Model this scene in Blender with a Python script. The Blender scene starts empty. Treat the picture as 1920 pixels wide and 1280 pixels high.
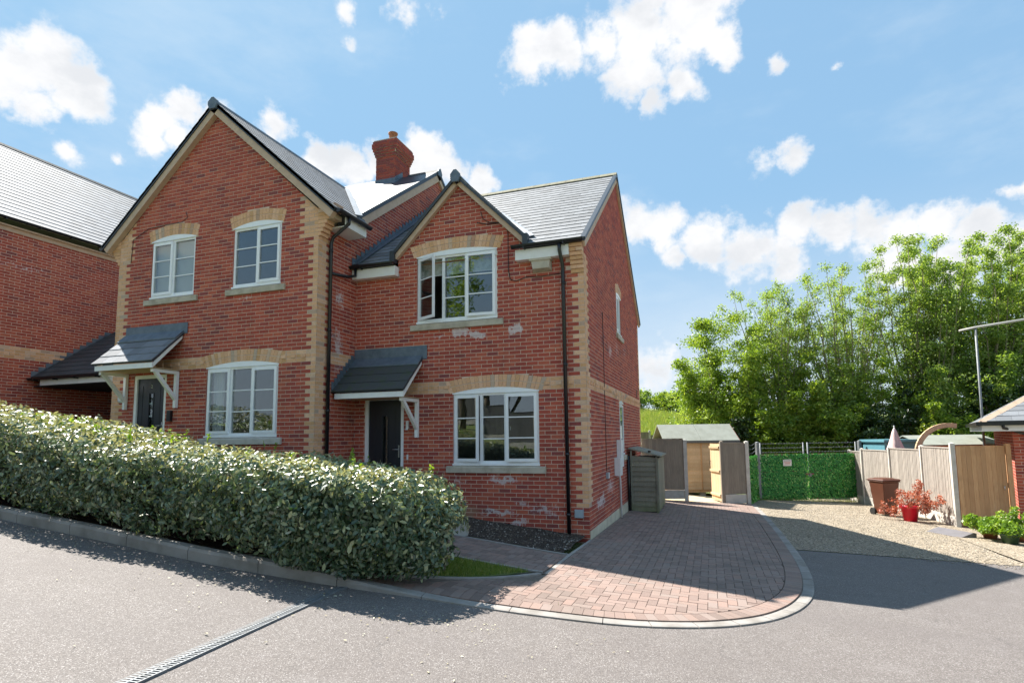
import bpy, math, random
import numpy as np
from mathutils import Vector, Matrix, Euler
from mathutils.geometry import delaunay_2d_cdt
random.seed(7); rng = np.random.default_rng(7)
S = bpy.context.scene
COL = S.collection
R_ = math.radians

# ------------------------------------------------------------------ camera
cd = bpy.data.cameras.new('camera'); cam = bpy.data.objects.new('camera', cd); COL.objects.link(cam); S.camera = cam
CAM = Vector((2.05, -9.62, 1.82))
rt, up, fw = Vector((0.948757, 0.315766, -0.012369)), Vector((0.042061, -0.08739, 0.995286)), Vector((-0.313196, 0.944804, 0.096193))
cam.matrix_world = Matrix(((rt.x, up.x, -fw.x, CAM.x), (rt.y, up.y, -fw.y, CAM.y), (rt.z, up.z, -fw.z, CAM.z), (0, 0, 0, 1)))
cd.sensor_width = 36; cd.lens = 19.393; cd.shift_x = -0.01358; cd.shift_y = 0.04077
cd.clip_start = 0.05; cd.clip_end = 600

# ------------------------------------------------------------------ sun and sky
SUNDIR = Vector((-0.725, 0.36, 1.0)).normalized()      # towards the sun
elev = math.asin(SUNDIR.z)
sl = bpy.data.lights.new('sun', 'SUN'); sun = bpy.data.objects.new('sun', sl); COL.objects.link(sun)
sun.rotation_euler = SUNDIR.to_track_quat('Z', 'Y').to_euler()
sl.energy = 2.0; sl.angle = R_(0.53); sl.color = (1.0, 0.95, 0.87)
W = bpy.data.worlds.new('World'); S.world = W; W.use_nodes = True
nt = W.node_tree; nt.nodes.clear()
CLOUDS = [(-0.799,0.398,0.451,0.054,1),(-0.773,0.426,0.471,0.044,1),(-0.762,0.457,0.46,0.038,1),(-0.797,0.432,0.423,0.029,1),(-0.714,0.537,0.448,0.037,1),(-0.685,0.557,0.47,0.029,1),(-0.725,0.543,0.424,0.026,0.9),(-0.703,0.565,0.432,0.024,0.9),(-0.668,0.582,0.464,0.021,0.9),(-0.611,0.637,0.469,0.026,0.7),(-0.759,0.517,0.395,0.013,0.6),(-0.791,0.476,0.384,0.015,0.45),(-0.571,0.701,0.427,0.034,1),(-0.536,0.722,0.438,0.035,1),(-0.498,0.74,0.451,0.033,1),(-0.433,0.772,0.465,0.038,1),(-0.399,0.802,0.445,0.036,1),(-0.354,0.832,0.428,0.028,1),(-0.463,0.773,0.433,0.052,1),(-0.478,0.619,0.623,0.018,0.55),(-0.4,0.671,0.625,0.031,0.6),(-0.483,0.641,0.596,0.013,0.5),(-0.365,0.683,0.632,0.02,0.5),(-0.244,0.767,0.593,0.04,0.95),(-0.192,0.781,0.594,0.039,1),(-0.131,0.788,0.602,0.045,0.95),(-0.071,0.794,0.604,0.059,1.05),(-0.006,0.8,0.6,0.061,1.05),(0.045,0.816,0.577,0.029,0.9),(-0.08,0.826,0.558,0.048,1),(-0.01,0.844,0.537,0.032,0.85),(-0.063,0.849,0.525,0.024,0.8),(0.117,0.833,0.54,0.014,0.6),(0.188,0.836,0.515,0.009,0.6),(0.092,0.902,0.421,0.025,0.65),(0.137,0.898,0.419,0.026,0.8),(0.106,0.93,0.353,0.013,0.4),(-0.103,0.926,0.363,0.039,0.95),(-0.06,0.934,0.351,0.037,0.95),(0.012,0.948,0.319,0.047,1),(0.07,0.95,0.303,0.05,1),(0.121,0.951,0.284,0.036,0.95),(-0.028,0.953,0.3,0.032,0.9),(0.148,0.932,0.331,0.03,0.95),(0.198,0.929,0.314,0.038,1),(0.246,0.923,0.297,0.04,1),(0.284,0.917,0.282,0.042,1),(0.322,0.902,0.288,0.037,1.05),(0.358,0.894,0.268,0.033,1),(0.39,0.888,0.244,0.037,1),(0.284,0.928,0.241,0.042,0.9),(0.337,0.914,0.224,0.047,0.9),(0.396,0.865,0.308,0.018,0.9),(-0.077,0.99,0.117,0.064,0.5)]
for k in range(11):                                    # the same kind of clouds on round the rest of the sky
    a = R_(-20 - k * 15.5 + 8 * math.sin(k * 3.1)); e = R_(16 + 14 * ((k * 7) % 5) / 4)
    for q in range(2):
        aa = a + q * .09
        CLOUDS.append((math.cos(aa) * math.cos(e), math.sin(aa) * math.cos(e), math.sin(e + .02 * q), 0.1 - .03 * q, 1))

def N(t, **kw):
    n = nt.nodes.new(t)
    for k, v in kw.items(): setattr(n, k, v)
    return n
def setin(n, i, v):
    if v is None: return
    if hasattr(v, 'is_output') or isinstance(v, bpy.types.NodeSocket): nt.links.new(v, n.inputs[i])
    else: n.inputs[i].default_value = v
def M_(op, a, b=None, c=None, clamp=False):
    n = N('ShaderNodeMath', operation=op, use_clamp=clamp)
    setin(n, 0, a); setin(n, 1, b); setin(n, 2, c)
    return n.outputs[0]
def V_(op, a, b=None, s=None):
    n = N('ShaderNodeVectorMath', operation=op)
    setin(n, 0, a); setin(n, 1, b)
    if s is not None: setin(n, 3, s)
    return n.outputs['Value'] if op in ('DISTANCE', 'DOT_PRODUCT', 'LENGTH') else n.outputs[0]
def noise(vec, scale, detail=4, rough=.55, out=0, dist=0.0):
    n = N('ShaderNodeTexNoise'); setin(n, 'Vector', vec); n.inputs['Scale'].default_value = scale
    n.inputs['Detail'].default_value = detail; n.inputs['Roughness'].default_value = rough; n.inputs['Distortion'].default_value = dist
    return n.outputs[out]
def mixc(f, a, b, blend='MIX'):
    n = N('ShaderNodeMix', data_type='RGBA', blend_type=blend)
    setin(n, 0, f); setin(n, 6, a); setin(n, 7, b)
    return n.outputs[2]
def ramp(f, stops, interp='LINEAR'):
    n = N('ShaderNodeValToRGB'); setin(n, 0, f); cr = n.color_ramp; cr.interpolation = interp
    while len(cr.elements) < len(stops): cr.elements.new(.5)
    for e, (p, c) in zip(cr.elements, stops):
        e.position = p; e.color = (c[0], c[1], c[2], 1) if not isinstance(c, (int, float)) else (c, c, c, 1)
    return n.outputs[0]
def smooth(v, a, b):
    n = N('ShaderNodeMapRange', interpolation_type='SMOOTHSTEP'); setin(n, 0, v)
    n.inputs[1].default_value = a; n.inputs[2].default_value = b
    return n.outputs[0]

sky = N('ShaderNodeTexSky'); sky.sky_type = 'NISHITA'; sky.sun_disc = False
sky.sun_elevation = elev; sky.sun_rotation = math.atan2(SUNDIR.x, SUNDIR.y)
sky.air_density = 1.0; sky.dust_density = 0.6; sky.ozone_density = 1.4; sky.altitude = 60
g = N('ShaderNodeNewGeometry'); dirv = V_('SCALE', g.outputs['Incoming'], s=-1.0)
wn = noise(dirv, 8, 7, .62, out=1); wv = V_('SUBTRACT', wn, (0.5, 0.5, 0.5)); wv = V_('SCALE', wv, s=.085)
dw = V_('ADD', dirv, wv)
m = None
for (x, y, z, r, a) in CLOUDS:
    d = V_('DISTANCE', dw, (x, y, z))
    t = M_('MULTIPLY_ADD', d, -a / (r * 1.2), a)
    m = t if m is None else M_('MAXIMUM', m, t)
fb = noise(dirv, 20, 9, .62)
den = M_('ADD', m, M_('MULTIPLY_ADD', fb, 1.75, -.93))
al = smooth(den, -0.04, 0.5)
al = M_('MULTIPLY', al, .97)
thick = smooth(den, .12, .5)
# grey undersides: cloud is darker where it is thick below
sh = smooth(noise(V_('MULTIPLY', dirv, (1, 1, 1.6)), 9, 6, .58), .40, .66)
shade = M_('MULTIPLY', thick, M_('MULTIPLY', sh, .75))
cl = mixc(shade, (1.12, 1.12, 1.13, 1), (.84, .865, .905, 1))
sz = N('ShaderNodeSeparateXYZ'); nt.links.new(dirv, sz.inputs[0])
hz = smooth(sz.outputs[2], 0.40, 0.02)
# soft shoulder on the bright sky round the sun, the same in every direction
s1 = V_('MULTIPLY', sky.outputs[0], (1.55, 1.6, 1.6)); s2 = V_('ADD', V_('MULTIPLY', s1, (1 / .42, 1 / .74, 1 / 1.08)), (1, 1, 1)); skc = V_('DIVIDE', s1, s2)
skc = mixc(M_('MULTIPLY', hz, .72), skc, (.93, 1.0, 1.07, 1))
wispy = M_('MULTIPLY', smooth(noise(V_('MULTIPLY', dirv, (1, 1, 2.5)), 3.2, 7, .6), .48, .78), .35)
skc = mixc(wispy, skc, (.82, .96, 1.08, 1))
col = mixc(al, skc, cl)
bg = N('ShaderNodeBackground'); nt.links.new(col, bg.inputs[0]); bg.inputs[1].default_value = .14
wo = N('ShaderNodeOutputWorld'); nt.links.new(bg.outputs[0], wo.inputs[0])
W.cycles.sampling_method = 'MANUAL'; W.cycles.sample_map_resolution = 512
vs = S.view_settings; vs.view_transform = 'Standard'; vs.look = 'None'; vs.exposure = 2.72; vs.gamma = 1; vs.use_curve_mapping = False
S.display_settings.display_device = 'sRGB'
S.render.engine = 'CYCLES'
cy = S.cycles; cy.max_bounces = 8; cy.transparent_max_bounces = 12; cy.diffuse_bounces = 4; cy.glossy_bounces = 4; cy.use_denoising = True
cy.caustics_reflective = False; cy.caustics_refractive = False; cy.sample_clamp_indirect = 6

# ------------------------------------------------------------------ materials
MATS = {}
def N_sep(p):
    s = N('ShaderNodeSeparateXYZ'); nt.links.new(p, s.inputs[0]); return s.outputs[2]
def mat(name, fn):
    global nt
    m = bpy.data.materials.new(name); m.use_nodes = True; nt = m.node_tree; nt.nodes.clear()
    o = N('ShaderNodeOutputMaterial'); s = fn(); nt.links.new(s, o.inputs[0]); MATS[name] = m
    return m
def pos(): return N('ShaderNodeNewGeometry').outputs['Position']
def att(n='rnd'): a = N('ShaderNodeAttribute'); a.attribute_type = 'GEOMETRY'; a.attribute_name = n; return a.outputs['Fac']
def pbr(c, rough=.7, bump=None, bstr=.3, bdist=.01, metal=0.0, spec=.5, **kw):
    b = N('ShaderNodeBsdfPrincipled'); setin(b, 'Base Color', c); setin(b, 'Roughness', rough); b.inputs['Metallic'].default_value = metal
    b.inputs['Specular IOR Level'].default_value = spec
    if bump is not None:
        bn = N('ShaderNodeBump'); setin(bn, 'Height', bump); bn.inputs['Strength'].default_value = bstr; bn.inputs['Distance'].default_value = bdist
        nt.links.new(bn.outputs[0], b.inputs['Normal'])
    return b.outputs[0]
def c4(r, g, b): return (r, g, b, 1)
def spots(lst, thr=.5):
    p = pos(); wn = noise(p, 5, 5, .65, out=1); w = V_('SCALE', V_('SUBTRACT', wn, (.5, .5, .5)), s=.45)
    q = V_('ADD', p, w); m = None
    for (x, y, z, rx, ry, rz, a) in lst:
        d = V_('LENGTH', V_('MULTIPLY', V_('SUBTRACT', q, (x, y, z)), (1 / rx, 1 / ry, 1 / rz)))
        t = M_('MULTIPLY_ADD', d, -a, a); m = t if m is None else M_('MAXIMUM', m, t)
    return M_('MAXIMUM', m, 0.0)
STAINS = [(-2.45, 0, 3.88, .26, .3, .17, 2.1), (-2.1, 0, 3.78, .25, .3, .11, 1.5), (-1.32, 0, 3.83, .22, .3, .15, 1.8), (-2.9, 0, 3.78, .5, .3, .07, .6),
 (-1.6, 0, 1.03, .6, .3, .1, 1.0), (-2.5, 0, 1.0, .4, .3, .08, .7), (-1.7, 0, .43, .6, .3, .07, 1.15), (-1.3, 0, .25, .35, .3, .1, 1.2), (-.8, 0, .5, .7, .3, .25, .7), (-1.2, 0, .6, .5, .3, .12, .7),
 (0, 1.1, .55, .3, .9, .22, 1.05), (0, 2.2, .75, .3, 1.0, .3, .75), (0, 2.6, 3.7, .3, .5, .35, .8), (0, 3.6, 3.9, .3, .6, .5, .6), (0, 4.8, 4.0, .3, .8, .5, .55),
 (-4.86, -.55, 3.6, .3, .3, 1.0, .8), (-4.86, -.5, 4.6, .3, .28, .4, .8), (-4.86, -.6, 5.4, .3, .3, .3, .5), (-6.5, -1.19, 4.6, .8, .3, .08, .6), (-14.6, -.5, 6.3, .3, 1.6, .12, .6), (-14.6, -.9, 5.6, .3, 1.2, .08, .5)]
def f_brick():
    r = att(); p = pos()
    c = ramp(r, [(0, (.33, .052, .034)), (.22, (.42, .072, .043)), (.5, (.48, .092, .053)), (.78, (.55, .135, .072)), (.88, (.37, .066, .048)), (1, (.22, .052, .052))])
    n1 = noise(p, 26, 5, .7); n2 = noise(p, 1.1, 3, .5)
    c = mixc(smooth(n1, .35, .8), c, mixc(.5, c, c4(.18, .06, .05)))
    c = mixc(M_('MULTIPLY', smooth(noise(p, 60, 3), .55, .8), .35), c, c4(.50, .27, .20))
    c = mixc(M_('MULTIPLY', smooth(n2, .42, .7), .22), c, c4(.17, .055, .045))
    st = spots(STAINS); f = smooth(M_('ADD', st, M_('MULTIPLY_ADD', noise(p, 17, 6, .7), 1.3, -.65)), .40, .75)
    c = mixc(M_('MULTIPLY', f, .72), c, c4(.62, .57, .57))
    sp = spots([(-2.5, 0, .42, .75, .3, .22, 1.5), (-4.2, 0, .62, .9, .3, .2, .8), (-.3, 0, .1, .6, .3, .12, .7)]); c = mixc(M_('MULTIPLY', smooth(sp, .2, 1.0), .7), c, c4(.30, .19, .12))
    zz = N_sep(p); damp = M_('MULTIPLY', smooth(M_('ADD', noise(V_('MULTIPLY', p, (2.2, 2.2, .35)), 1.6, 5, .65), 0.0), .52, .72), .32); c = mixc(damp, c, c4(.15, .055, .04))
    return pbr(c, .85, noise(p, 90, 4, .7), .35, .004)
def f_mortar():
    p = pos(); c = ramp(noise(p, 9, 4), [(.3, (.56, .43, .35)), (.7, (.70, .56, .46))])
    st = spots(STAINS); f = smooth(M_('ADD', st, M_('MULTIPLY_ADD', noise(p, 17, 6, .7), 1.3, -.65)), .3, .6)
    c = mixc(f, c, c4(.72, .68, .66))
    return pbr(c, .95, noise(p, 150, 3), .3, .003)
def f_buff():
    r = att(); p = pos()
    c = ramp(r, [(0, (.60, .34, .16)), (.3, (.75, .44, .26)), (.6, (.71, .415, .24)), (.82, (.80, .51, .33)), (.94, (.50, .39, .30)), (1, (.50, .27, .17))])
    c = mixc(M_('MULTIPLY', smooth(noise(p, 30, 5, .7), .4, .75), .4), c, c4(.30, .20, .13))
    return pbr(c, .88, noise(p, 90, 4, .7), .35, .004)
mat('brick', f_brick); mat('mortar', f_mortar); mat('buff', f_buff)
def f_buffmortar(): return pbr(ramp(noise(pos(), 9, 4), [(.3, (.40, .30, .20)), (.7, (.52, .40, .28))]), .95)
mat('buffmortar', f_buffmortar)
def f_slate(base):
    def f():
        r = att(); p = pos(); b = base
        c = ramp(r, [(0, tuple(v * .78 for v in b)), (.5, b), (1, tuple(v * 1.25 for v in b))])
        c = mixc(M_('MULTIPLY', smooth(noise(p, 5, 6, .7), .45, .75), .35), c, c4(b[0] * .6, b[1] * .62, b[2] * .6))
        c = mixc(M_('MULTIPLY', smooth(noise(p, 30, 4, .7), .55, .8), .25), c, c4(.34, .32, .27))
        rg = M_('MULTIPLY_ADD', noise(p, 22, 4), .15, .62)
        return pbr(c, rg, noise(p, 40, 5, .7), .25, .004, spec=.45)
    return f
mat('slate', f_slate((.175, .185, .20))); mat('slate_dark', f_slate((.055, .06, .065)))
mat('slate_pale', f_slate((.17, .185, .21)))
def f_moss(): p = pos(); return pbr(mixc(M_('MULTIPLY', smooth(noise(p, 7, 6, .7), .45, .7), .8), c4(.055, .06, .062), c4(.05, .07, .035)), .75, noise(p, 50, 5), .4, .006)
mat('mossy_slate', f_moss)
def f_lead(): p = pos(); return pbr(ramp(noise(p, 6, 5, .6), [(.3, (.085, .115, .15)), (.7, (.15, .19, .235))]), .55, noise(p, 20, 4), .3, .006, metal=.2)
mat('lead', f_lead)
def flat(name, c, rough=.5, n=.12, sc=8, metal=0, spec=.5, bs=.08):
    def f():
        p = pos(); k = noise(p, sc, 5, .6)
        cc = mixc(M_('MULTIPLY', smooth(k, .35, .75), n * 2), c4(*c), c4(c[0] * .62, c[1] * .60, c[2] * .56))
        return pbr(cc, rough, noise(p, sc * 9, 3), bs, .002, metal=metal, spec=spec)
    return mat(name, f)
flat('upvc', (.86, .88, .90), .28, .05); flat('white_paint', (.82, .83, .82), .45, .08); flat('upvc_edge', (.70, .70, .66), .5, .1)
flat('black_plastic', (.012, .013, .016), .28, .1); flat('verge_dark', (.035, .045, .058), .42, .1); flat('verge_beige', (.55, .40, .29), .7, .2)
flat('stone', (.52, .47, .38), .9, .45, 5, bs=.3); flat('concrete', (.47, .45, .42), .9, .3, 6, bs=.4); flat('concrete_pale', (.56, .53, .48), .9, .3, 4, bs=.4)
flat('kerb_mat', (.30, .28, .26), .88, .5, 3, bs=.35); flat('render_beige', (.60, .56, .44), .85, .3, 3, bs=.3)
flat('door_grey', (.016, .019, .027), .4, .08); flat('steel', (.55, .56, .58), .3, .1, metal=.8); flat('galv', (.19, .205, .22), .6, .4, 12, metal=.25)
flat('meter_white', (.78, .80, .82), .4, .1); flat('grey_plastic', (.33, .40, .46), .5, .1); flat('pot_red', (.62, .012, .035), .35, .1)
flat('bin_brown', (.10, .032, .016), .45, .2, 3); flat('rubber', (.012, .012, .012), .7, .1); flat('interior', (.16, .15, .15), .9, .1)
flat('interior_dark', (.035, .035, .04), .9, .1); flat('curtain', (.72, .72, .74), .9, .05); flat('blind_pattern', (.50, .54, .50), .9, .5, 14)
flat('felt_green', (.25, .265, .23), .92, .25, 3, bs=.3); flat('teal', (.10, .27, .33), .6, .15); flat('terracotta', (.40, .15, .07), .8, .25)
flat('parasol_cloth', (.70, .52, .50), .9, .3, 9); flat('iron_red', (.20, .09, .07), .7, .4, 14); flat('cable', (.035, .025, .022), .6, .1); flat('cable_grey', (.25, .26, .27), .6, .1)
flat('lichen', (.30, .28, .19), .9, .6, 10); flat('sign_white', (.72, .70, .66), .5, .1); flat('sign_red', (.50, .06, .04), .5, .1); flat('sign_grey', (.18, .18, .19), .5, .1)
flat('pole_grey', (.50, .48, .44), .6, .2); flat('pale_pot', (.72, .55, .40), .8, .2); flat('bark', (.15, .12, .085), .95, .5, 12, bs=.5); flat('bark_pale', (.26, .23, .15), .95, .5, 12, bs=.5); flat('stem_brown', (.16, .09, .05), .9, .4, 20)
flat('slab_dark', (.16, .15, .16), .45, .2); flat('pot_green', (.05, .10, .05), .5, .2); flat('window_tint', (.03, .035, .04), .2, 0)
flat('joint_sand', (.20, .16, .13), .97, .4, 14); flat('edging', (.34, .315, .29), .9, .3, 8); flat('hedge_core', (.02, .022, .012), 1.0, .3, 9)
def f_wood(c1, c2, grain=True, green=0.0, zg=0):
    def f():
        p = pos(); r = att(); q = V_('MULTIPLY', p, (14, 14, 1.1)); n1 = noise(q, 3, 6, .65)
        c = ramp(n1, [(.3, c1), (.7, c2)])
        c = mixc(M_('MULTIPLY', r, .45), c, c4(*[v * .55 for v in c1]))
        c = mixc(M_('MULTIPLY', smooth(noise(p, 2.2, 5, .6), .5, .75), .4), c, c4(*[v * .6 for v in c1]))
        if green: c = mixc(M_('MULTIPLY', smooth(M_('ADD', N_sep(p), M_('MULTIPLY', noise(p, 6), .4)), zg + .65, zg + .1), green), c, c4(.12, .15, .05))
        return pbr(c, .82, n1, .3, .004)
    return f
mat('wood_store', f_wood((.23, .22, .17), (.33, .32, .25), green=.8, zg=-.15)); mat('wood_fence', f_wood((.23, .19, .15), (.34, .29, .23)))
mat('wood_tan', f_wood((.56, .38, .22), (.69, .50, .32))); mat('wood_pale', f_wood((.36, .315, .27), (.52, .465, .41))); mat('wood_orange', f_wood((.52, .28, .13), (.66, .42, .23)))
mat('wood_dark', f_wood((.10, .10, .10), (.16, .16, .165)))
def f_tarmac():
    p = pos(); v = N('ShaderNodeTexVoronoi'); setin(v, 'Vector', p); v.inputs['Scale'].default_value = 150
    r = N('ShaderNodeSeparateColor'); nt.links.new(v.outputs['Color'], r.inputs[0])
    c = ramp(r.outputs[0], [(0, (.086, .075, .070)), (.3, (.119, .104, .096)), (.62, (.150, .132, .122)), (.88, (.195, .173, .160)), (1, (.34, .32, .31))])
    c = mixc(M_('MULTIPLY', smooth(noise(p, .55, 5, .6), .35, .7), .30), c, c4(.115, .098, .092))
    c = mixc(M_('MULTIPLY', smooth(noise(p, 3.2, 5, .7), .5, .8), .22), c, c4(.26, .24, .235))
    # faint wheel tracks along the road, blotches of drip stains and thin hairline cracks
    s_ = N('ShaderNodeSeparateXYZ'); nt.links.new(p, s_.inputs[0]); tr = noise(V_('MULTIPLY', p, (.12, 1.25, 0)), 1, 3, .5)
    c = mixc(M_('MULTIPLY', smooth(tr, .5, .68), .28), c, c4(.125, .11, .105))
    c = mixc(M_('MULTIPLY', smooth(noise(p, 1.7, 4, .75), .66, .74), .5), c, c4(.07, .065, .065))
    vc = N('ShaderNodeTexVoronoi'); vc.feature = 'DISTANCE_TO_EDGE'; setin(vc, 'Vector', V_('ADD', p, V_('SCALE', noise(p, 2.2, 5, .7, out=1), s=.7))); vc.inputs['Scale'].default_value = .33
    ck = M_('MULTIPLY', M_('LESS_THAN', vc.outputs['Distance'], .0035), smooth(noise(p, .6, 2), .50, .62)); c = mixc(M_('MULTIPLY', ck, .3), c, c4(.05, .045, .045))
    hgt = M_('SUBTRACT', 1.0, v.outputs['Distance'])
    return pbr(c, .85, hgt, .4, .004)
mat('tarmac', f_tarmac)
def f_tarmac2():
    p = pos(); v = N('ShaderNodeTexVoronoi'); setin(v, 'Vector', p); v.inputs['Scale'].default_value = 110
    r = N('ShaderNodeSeparateColor'); nt.links.new(v.outputs['Color'], r.inputs[0])
    c = ramp(r.outputs[0], [(0, (.05, .045, .048)), (.5, (.095, .082, .084)), (.85, (.15, .13, .13)), (1, (.32, .30, .29))])
    c = mixc(M_('MULTIPLY', smooth(noise(p, .8, 5, .6), .4, .7), .25), c, c4(.13, .115, .11))
    return pbr(c, .85, M_('SUBTRACT', 1.0, v.outputs['Distance']), .5, .005)
mat('tarmac_dark', f_tarmac2)
def f_gravel():
    p = pos(); v = N('ShaderNodeTexVoronoi'); setin(v, 'Vector', p); v.inputs['Scale'].default_value = 42
    r = N('ShaderNodeSeparateColor'); nt.links.new(v.outputs['Color'], r.inputs[0])
    c = ramp(r.outputs[0], [(0, (.10, .082, .058)), (.35, (.22, .178, .122)), (.7, (.315, .255, .18)), (1, (.48, .41, .32))])
    c = mixc(M_('MULTIPLY', smooth(noise(p, 1.4, 5, .7), .45, .7), .4), c, c4(.19, .16, .12))
    return pbr(c, .9, M_('SUBTRACT', 1.0, v.outputs['Distance']), .8, .015)
mat('gravel', f_gravel); flat('sandy_paving', (.55, .44, .28), .9, .4, 3, bs=.3)
def f_paver():
    r = att(); p = pos()
    c = ramp(r, [(0, (.18, .125, .105)), (.3, (.23, .160, .135)), (.55, (.265, .180, .148)), (.8, (.25, .19, .165)), (1, (.29, .180, .145))])
    c = mixc(M_('MULTIPLY', smooth(noise(p, 70, 4, .7), .45, .75), .5), c, c4(.30, .25, .22))
    c = mixc(M_('MULTIPLY', smooth(noise(p, 1.1, 5, .6), .42, .7), .4), c, c4(.15, .125, .105))
    return pbr(c, .85, noise(p, 130, 4, .7), .4, .004)
mat('paver', f_paver)
def f_soil():
    p = pos(); c = ramp(noise(p, 22, 6, .7), [(.25, (.025, .018, .014)), (.55, (.07, .052, .04)), (.8, (.13, .10, .08))])
    return pbr(c, .95, noise(p, 40, 6, .7), 1.0, .05)
mat('soil', f_soil)
def f_pebble():
    r = att(); c = ramp(r, [(0, (.03, .022, .018)), (.55, (.085, .062, .048)), (.85, (.16, .13, .10)), (.95, (.30, .27, .23)), (1, (.48, .46, .42))]); return pbr(c, .85)
mat('clod', f_pebble)
def f_stone(): r = att(); return pbr(ramp(r, [(0, (.15, .13, .10)), (.5, (.30, .25, .19)), (1, (.50, .45, .38))]), .8)
mat('gravel_stone', f_stone)
def f_grassland():
    p = pos(); c = ramp(noise(p, .35, 6, .7), [(.3, (.18, .25, .05)), (.5, (.27, .34, .10)), (.7, (.38, .39, .19))])
    c = mixc(M_('MULTIPLY', smooth(noise(V_('MULTIPLY', p, (6, 6, 1)), 2.5, 5, .7), .4, .7), .5), c, c4(.14, .20, .035))
    return pbr(c, .95, noise(p, 6, 6, .8), 1, .3)
mat('grassland', f_grassland)
def leafmat(name, stops, rough=.5, trans=.45, under=None, spec=.5, tcol=(1.25, 1.2, .45)):
    def f():
        r = att(); c = ramp(r, stops)
        if under:
            bf = N('ShaderNodeNewGeometry').outputs['Backfacing']; c = mixc(M_('MULTIPLY', bf, .8), c, c4(*under))
        b = N('ShaderNodeBsdfPrincipled'); setin(b, 'Base Color', c); b.inputs['Roughness'].default_value = rough; b.inputs['Specular IOR Level'].default_value = spec
        t = N('ShaderNodeBsdfTranslucent'); tc = mixc(1.0, c, (*tcol, 1), 'MULTIPLY'); nt.links.new(tc, t.inputs[0])
        mx = N('ShaderNodeMixShader'); mx.inputs[0].default_value = trans; nt.links.new(b.outputs[0], mx.inputs[1]); nt.links.new(t.outputs[0], mx.inputs[2])
        return mx.outputs[0]
    return mat(name, f)
leafmat('leaf_spring', [(0, (.13, .225, .045)), (.5, (.25, .365, .085)), (1, (.43, .51, .19))], .5, .55)
leafmat('leaf_green', [(0, (.09, .17, .018)), (.5, (.21, .32, .04)), (1, (.40, .48, .10))], .45, .5)
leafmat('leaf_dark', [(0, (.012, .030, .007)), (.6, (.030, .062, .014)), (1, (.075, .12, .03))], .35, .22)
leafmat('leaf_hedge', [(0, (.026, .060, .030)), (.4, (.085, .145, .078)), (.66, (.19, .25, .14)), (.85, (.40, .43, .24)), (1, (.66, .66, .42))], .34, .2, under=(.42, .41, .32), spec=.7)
leafmat('leaf_red', [(0, (.30, .07, .04)), (.5, (.48, .17, .10)), (1, (.62, .32, .22))], .5, .3, tcol=(1.2, .8, .5))
leafmat('leaf_bright', [(0, (.10, .20, .02)), (.6, (.22, .36, .04)), (1, (.42, .50, .10))], .45, .4)
leafmat('grass_blade', [(0, (.12, .20, .03)), (.6, (.21, .31, .055)), (1, (.42, .42, .16))], .6, .4)
leafmat('dry_leaf', [(0, (.25, .20, .10)), (.5, (.50, .46, .30)), (1, (.70, .68, .52))], .6, .1)
leafmat('ivy_screen', [(0, (.02, .15, .025)), (.5, (.05, .30, .05)), (.85, (.14, .46, .08)), (1, (.45, .62, .2))], .4, .2, tcol=(.9, 1.2, .4))
def f_glass():
    gg = N('ShaderNodeNewGeometry'); co = M_('ABSOLUTE', V_('DOT_PRODUCT', gg.outputs['Normal'], gg.outputs['Incoming']))
    fac = M_('MULTIPLY_ADD', M_('POWER', M_('SUBTRACT', 1.0, co), 4.5), .9, .10, clamp=True)      # Schlick curve of a double-glazed pane
    gl = N('ShaderNodeBsdfGlossy'); gl.inputs['Roughness'].default_value = 0.0; gl.inputs[0].default_value = (.93, .97, 1, 1)
    bn = N('ShaderNodeBump'); setin(bn, 'Height', noise(pos(), 1.3, 2)); bn.inputs['Strength'].default_value = .03; bn.inputs['Distance'].default_value = .05; nt.links.new(bn.outputs[0], gl.inputs['Normal'])
    tr = N('ShaderNodeBsdfTransparent'); tr.inputs[0].default_value = (.84, .87, .86, 1)
    mx = N('ShaderNodeMixShader'); nt.links.new(fac, mx.inputs[0]); nt.links.new(tr.outputs[0], mx.inputs[1]); nt.links.new(gl.outputs[0], mx.inputs[2])
    return mx.outputs[0]
mat('glass', f_glass)

# ------------------------------------------------------------------ scene tree helpers
BASE = {}          # object -> world base location of its thing
def thing(name, label, cat, loc, group=None):
    o = bpy.data.objects.new(name, None); COL.objects.link(o); o.location = loc; o.empty_display_size = .2
    o['label'] = label; o['category'] = cat
    if group: o['group'] = group
    BASE[o.name] = Vector(loc)
    return o
def tag(o, label=None, cat=None, group=None, kind=None):
    if label: o['label'] = label
    if cat: o['category'] = cat
    if group: o['group'] = group
    if kind: o['kind'] = kind
    return o
def base(o): return BASE.get(o.name, Vector((0, 0, 0))) if o else Vector((0, 0, 0))
def link(name, me, parent=None, mw=None):
    """mw: matrix in world space of a local mesh; None when the vertices are already relative to the thing's base"""
    o = bpy.data.objects.new(name, me); COL.objects.link(o)
    if parent: o.parent = parent; BASE[o.name] = base(parent)
    if mw is not None: o.matrix_local = Matrix.Translation(-base(parent)) @ mw
    return o
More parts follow.
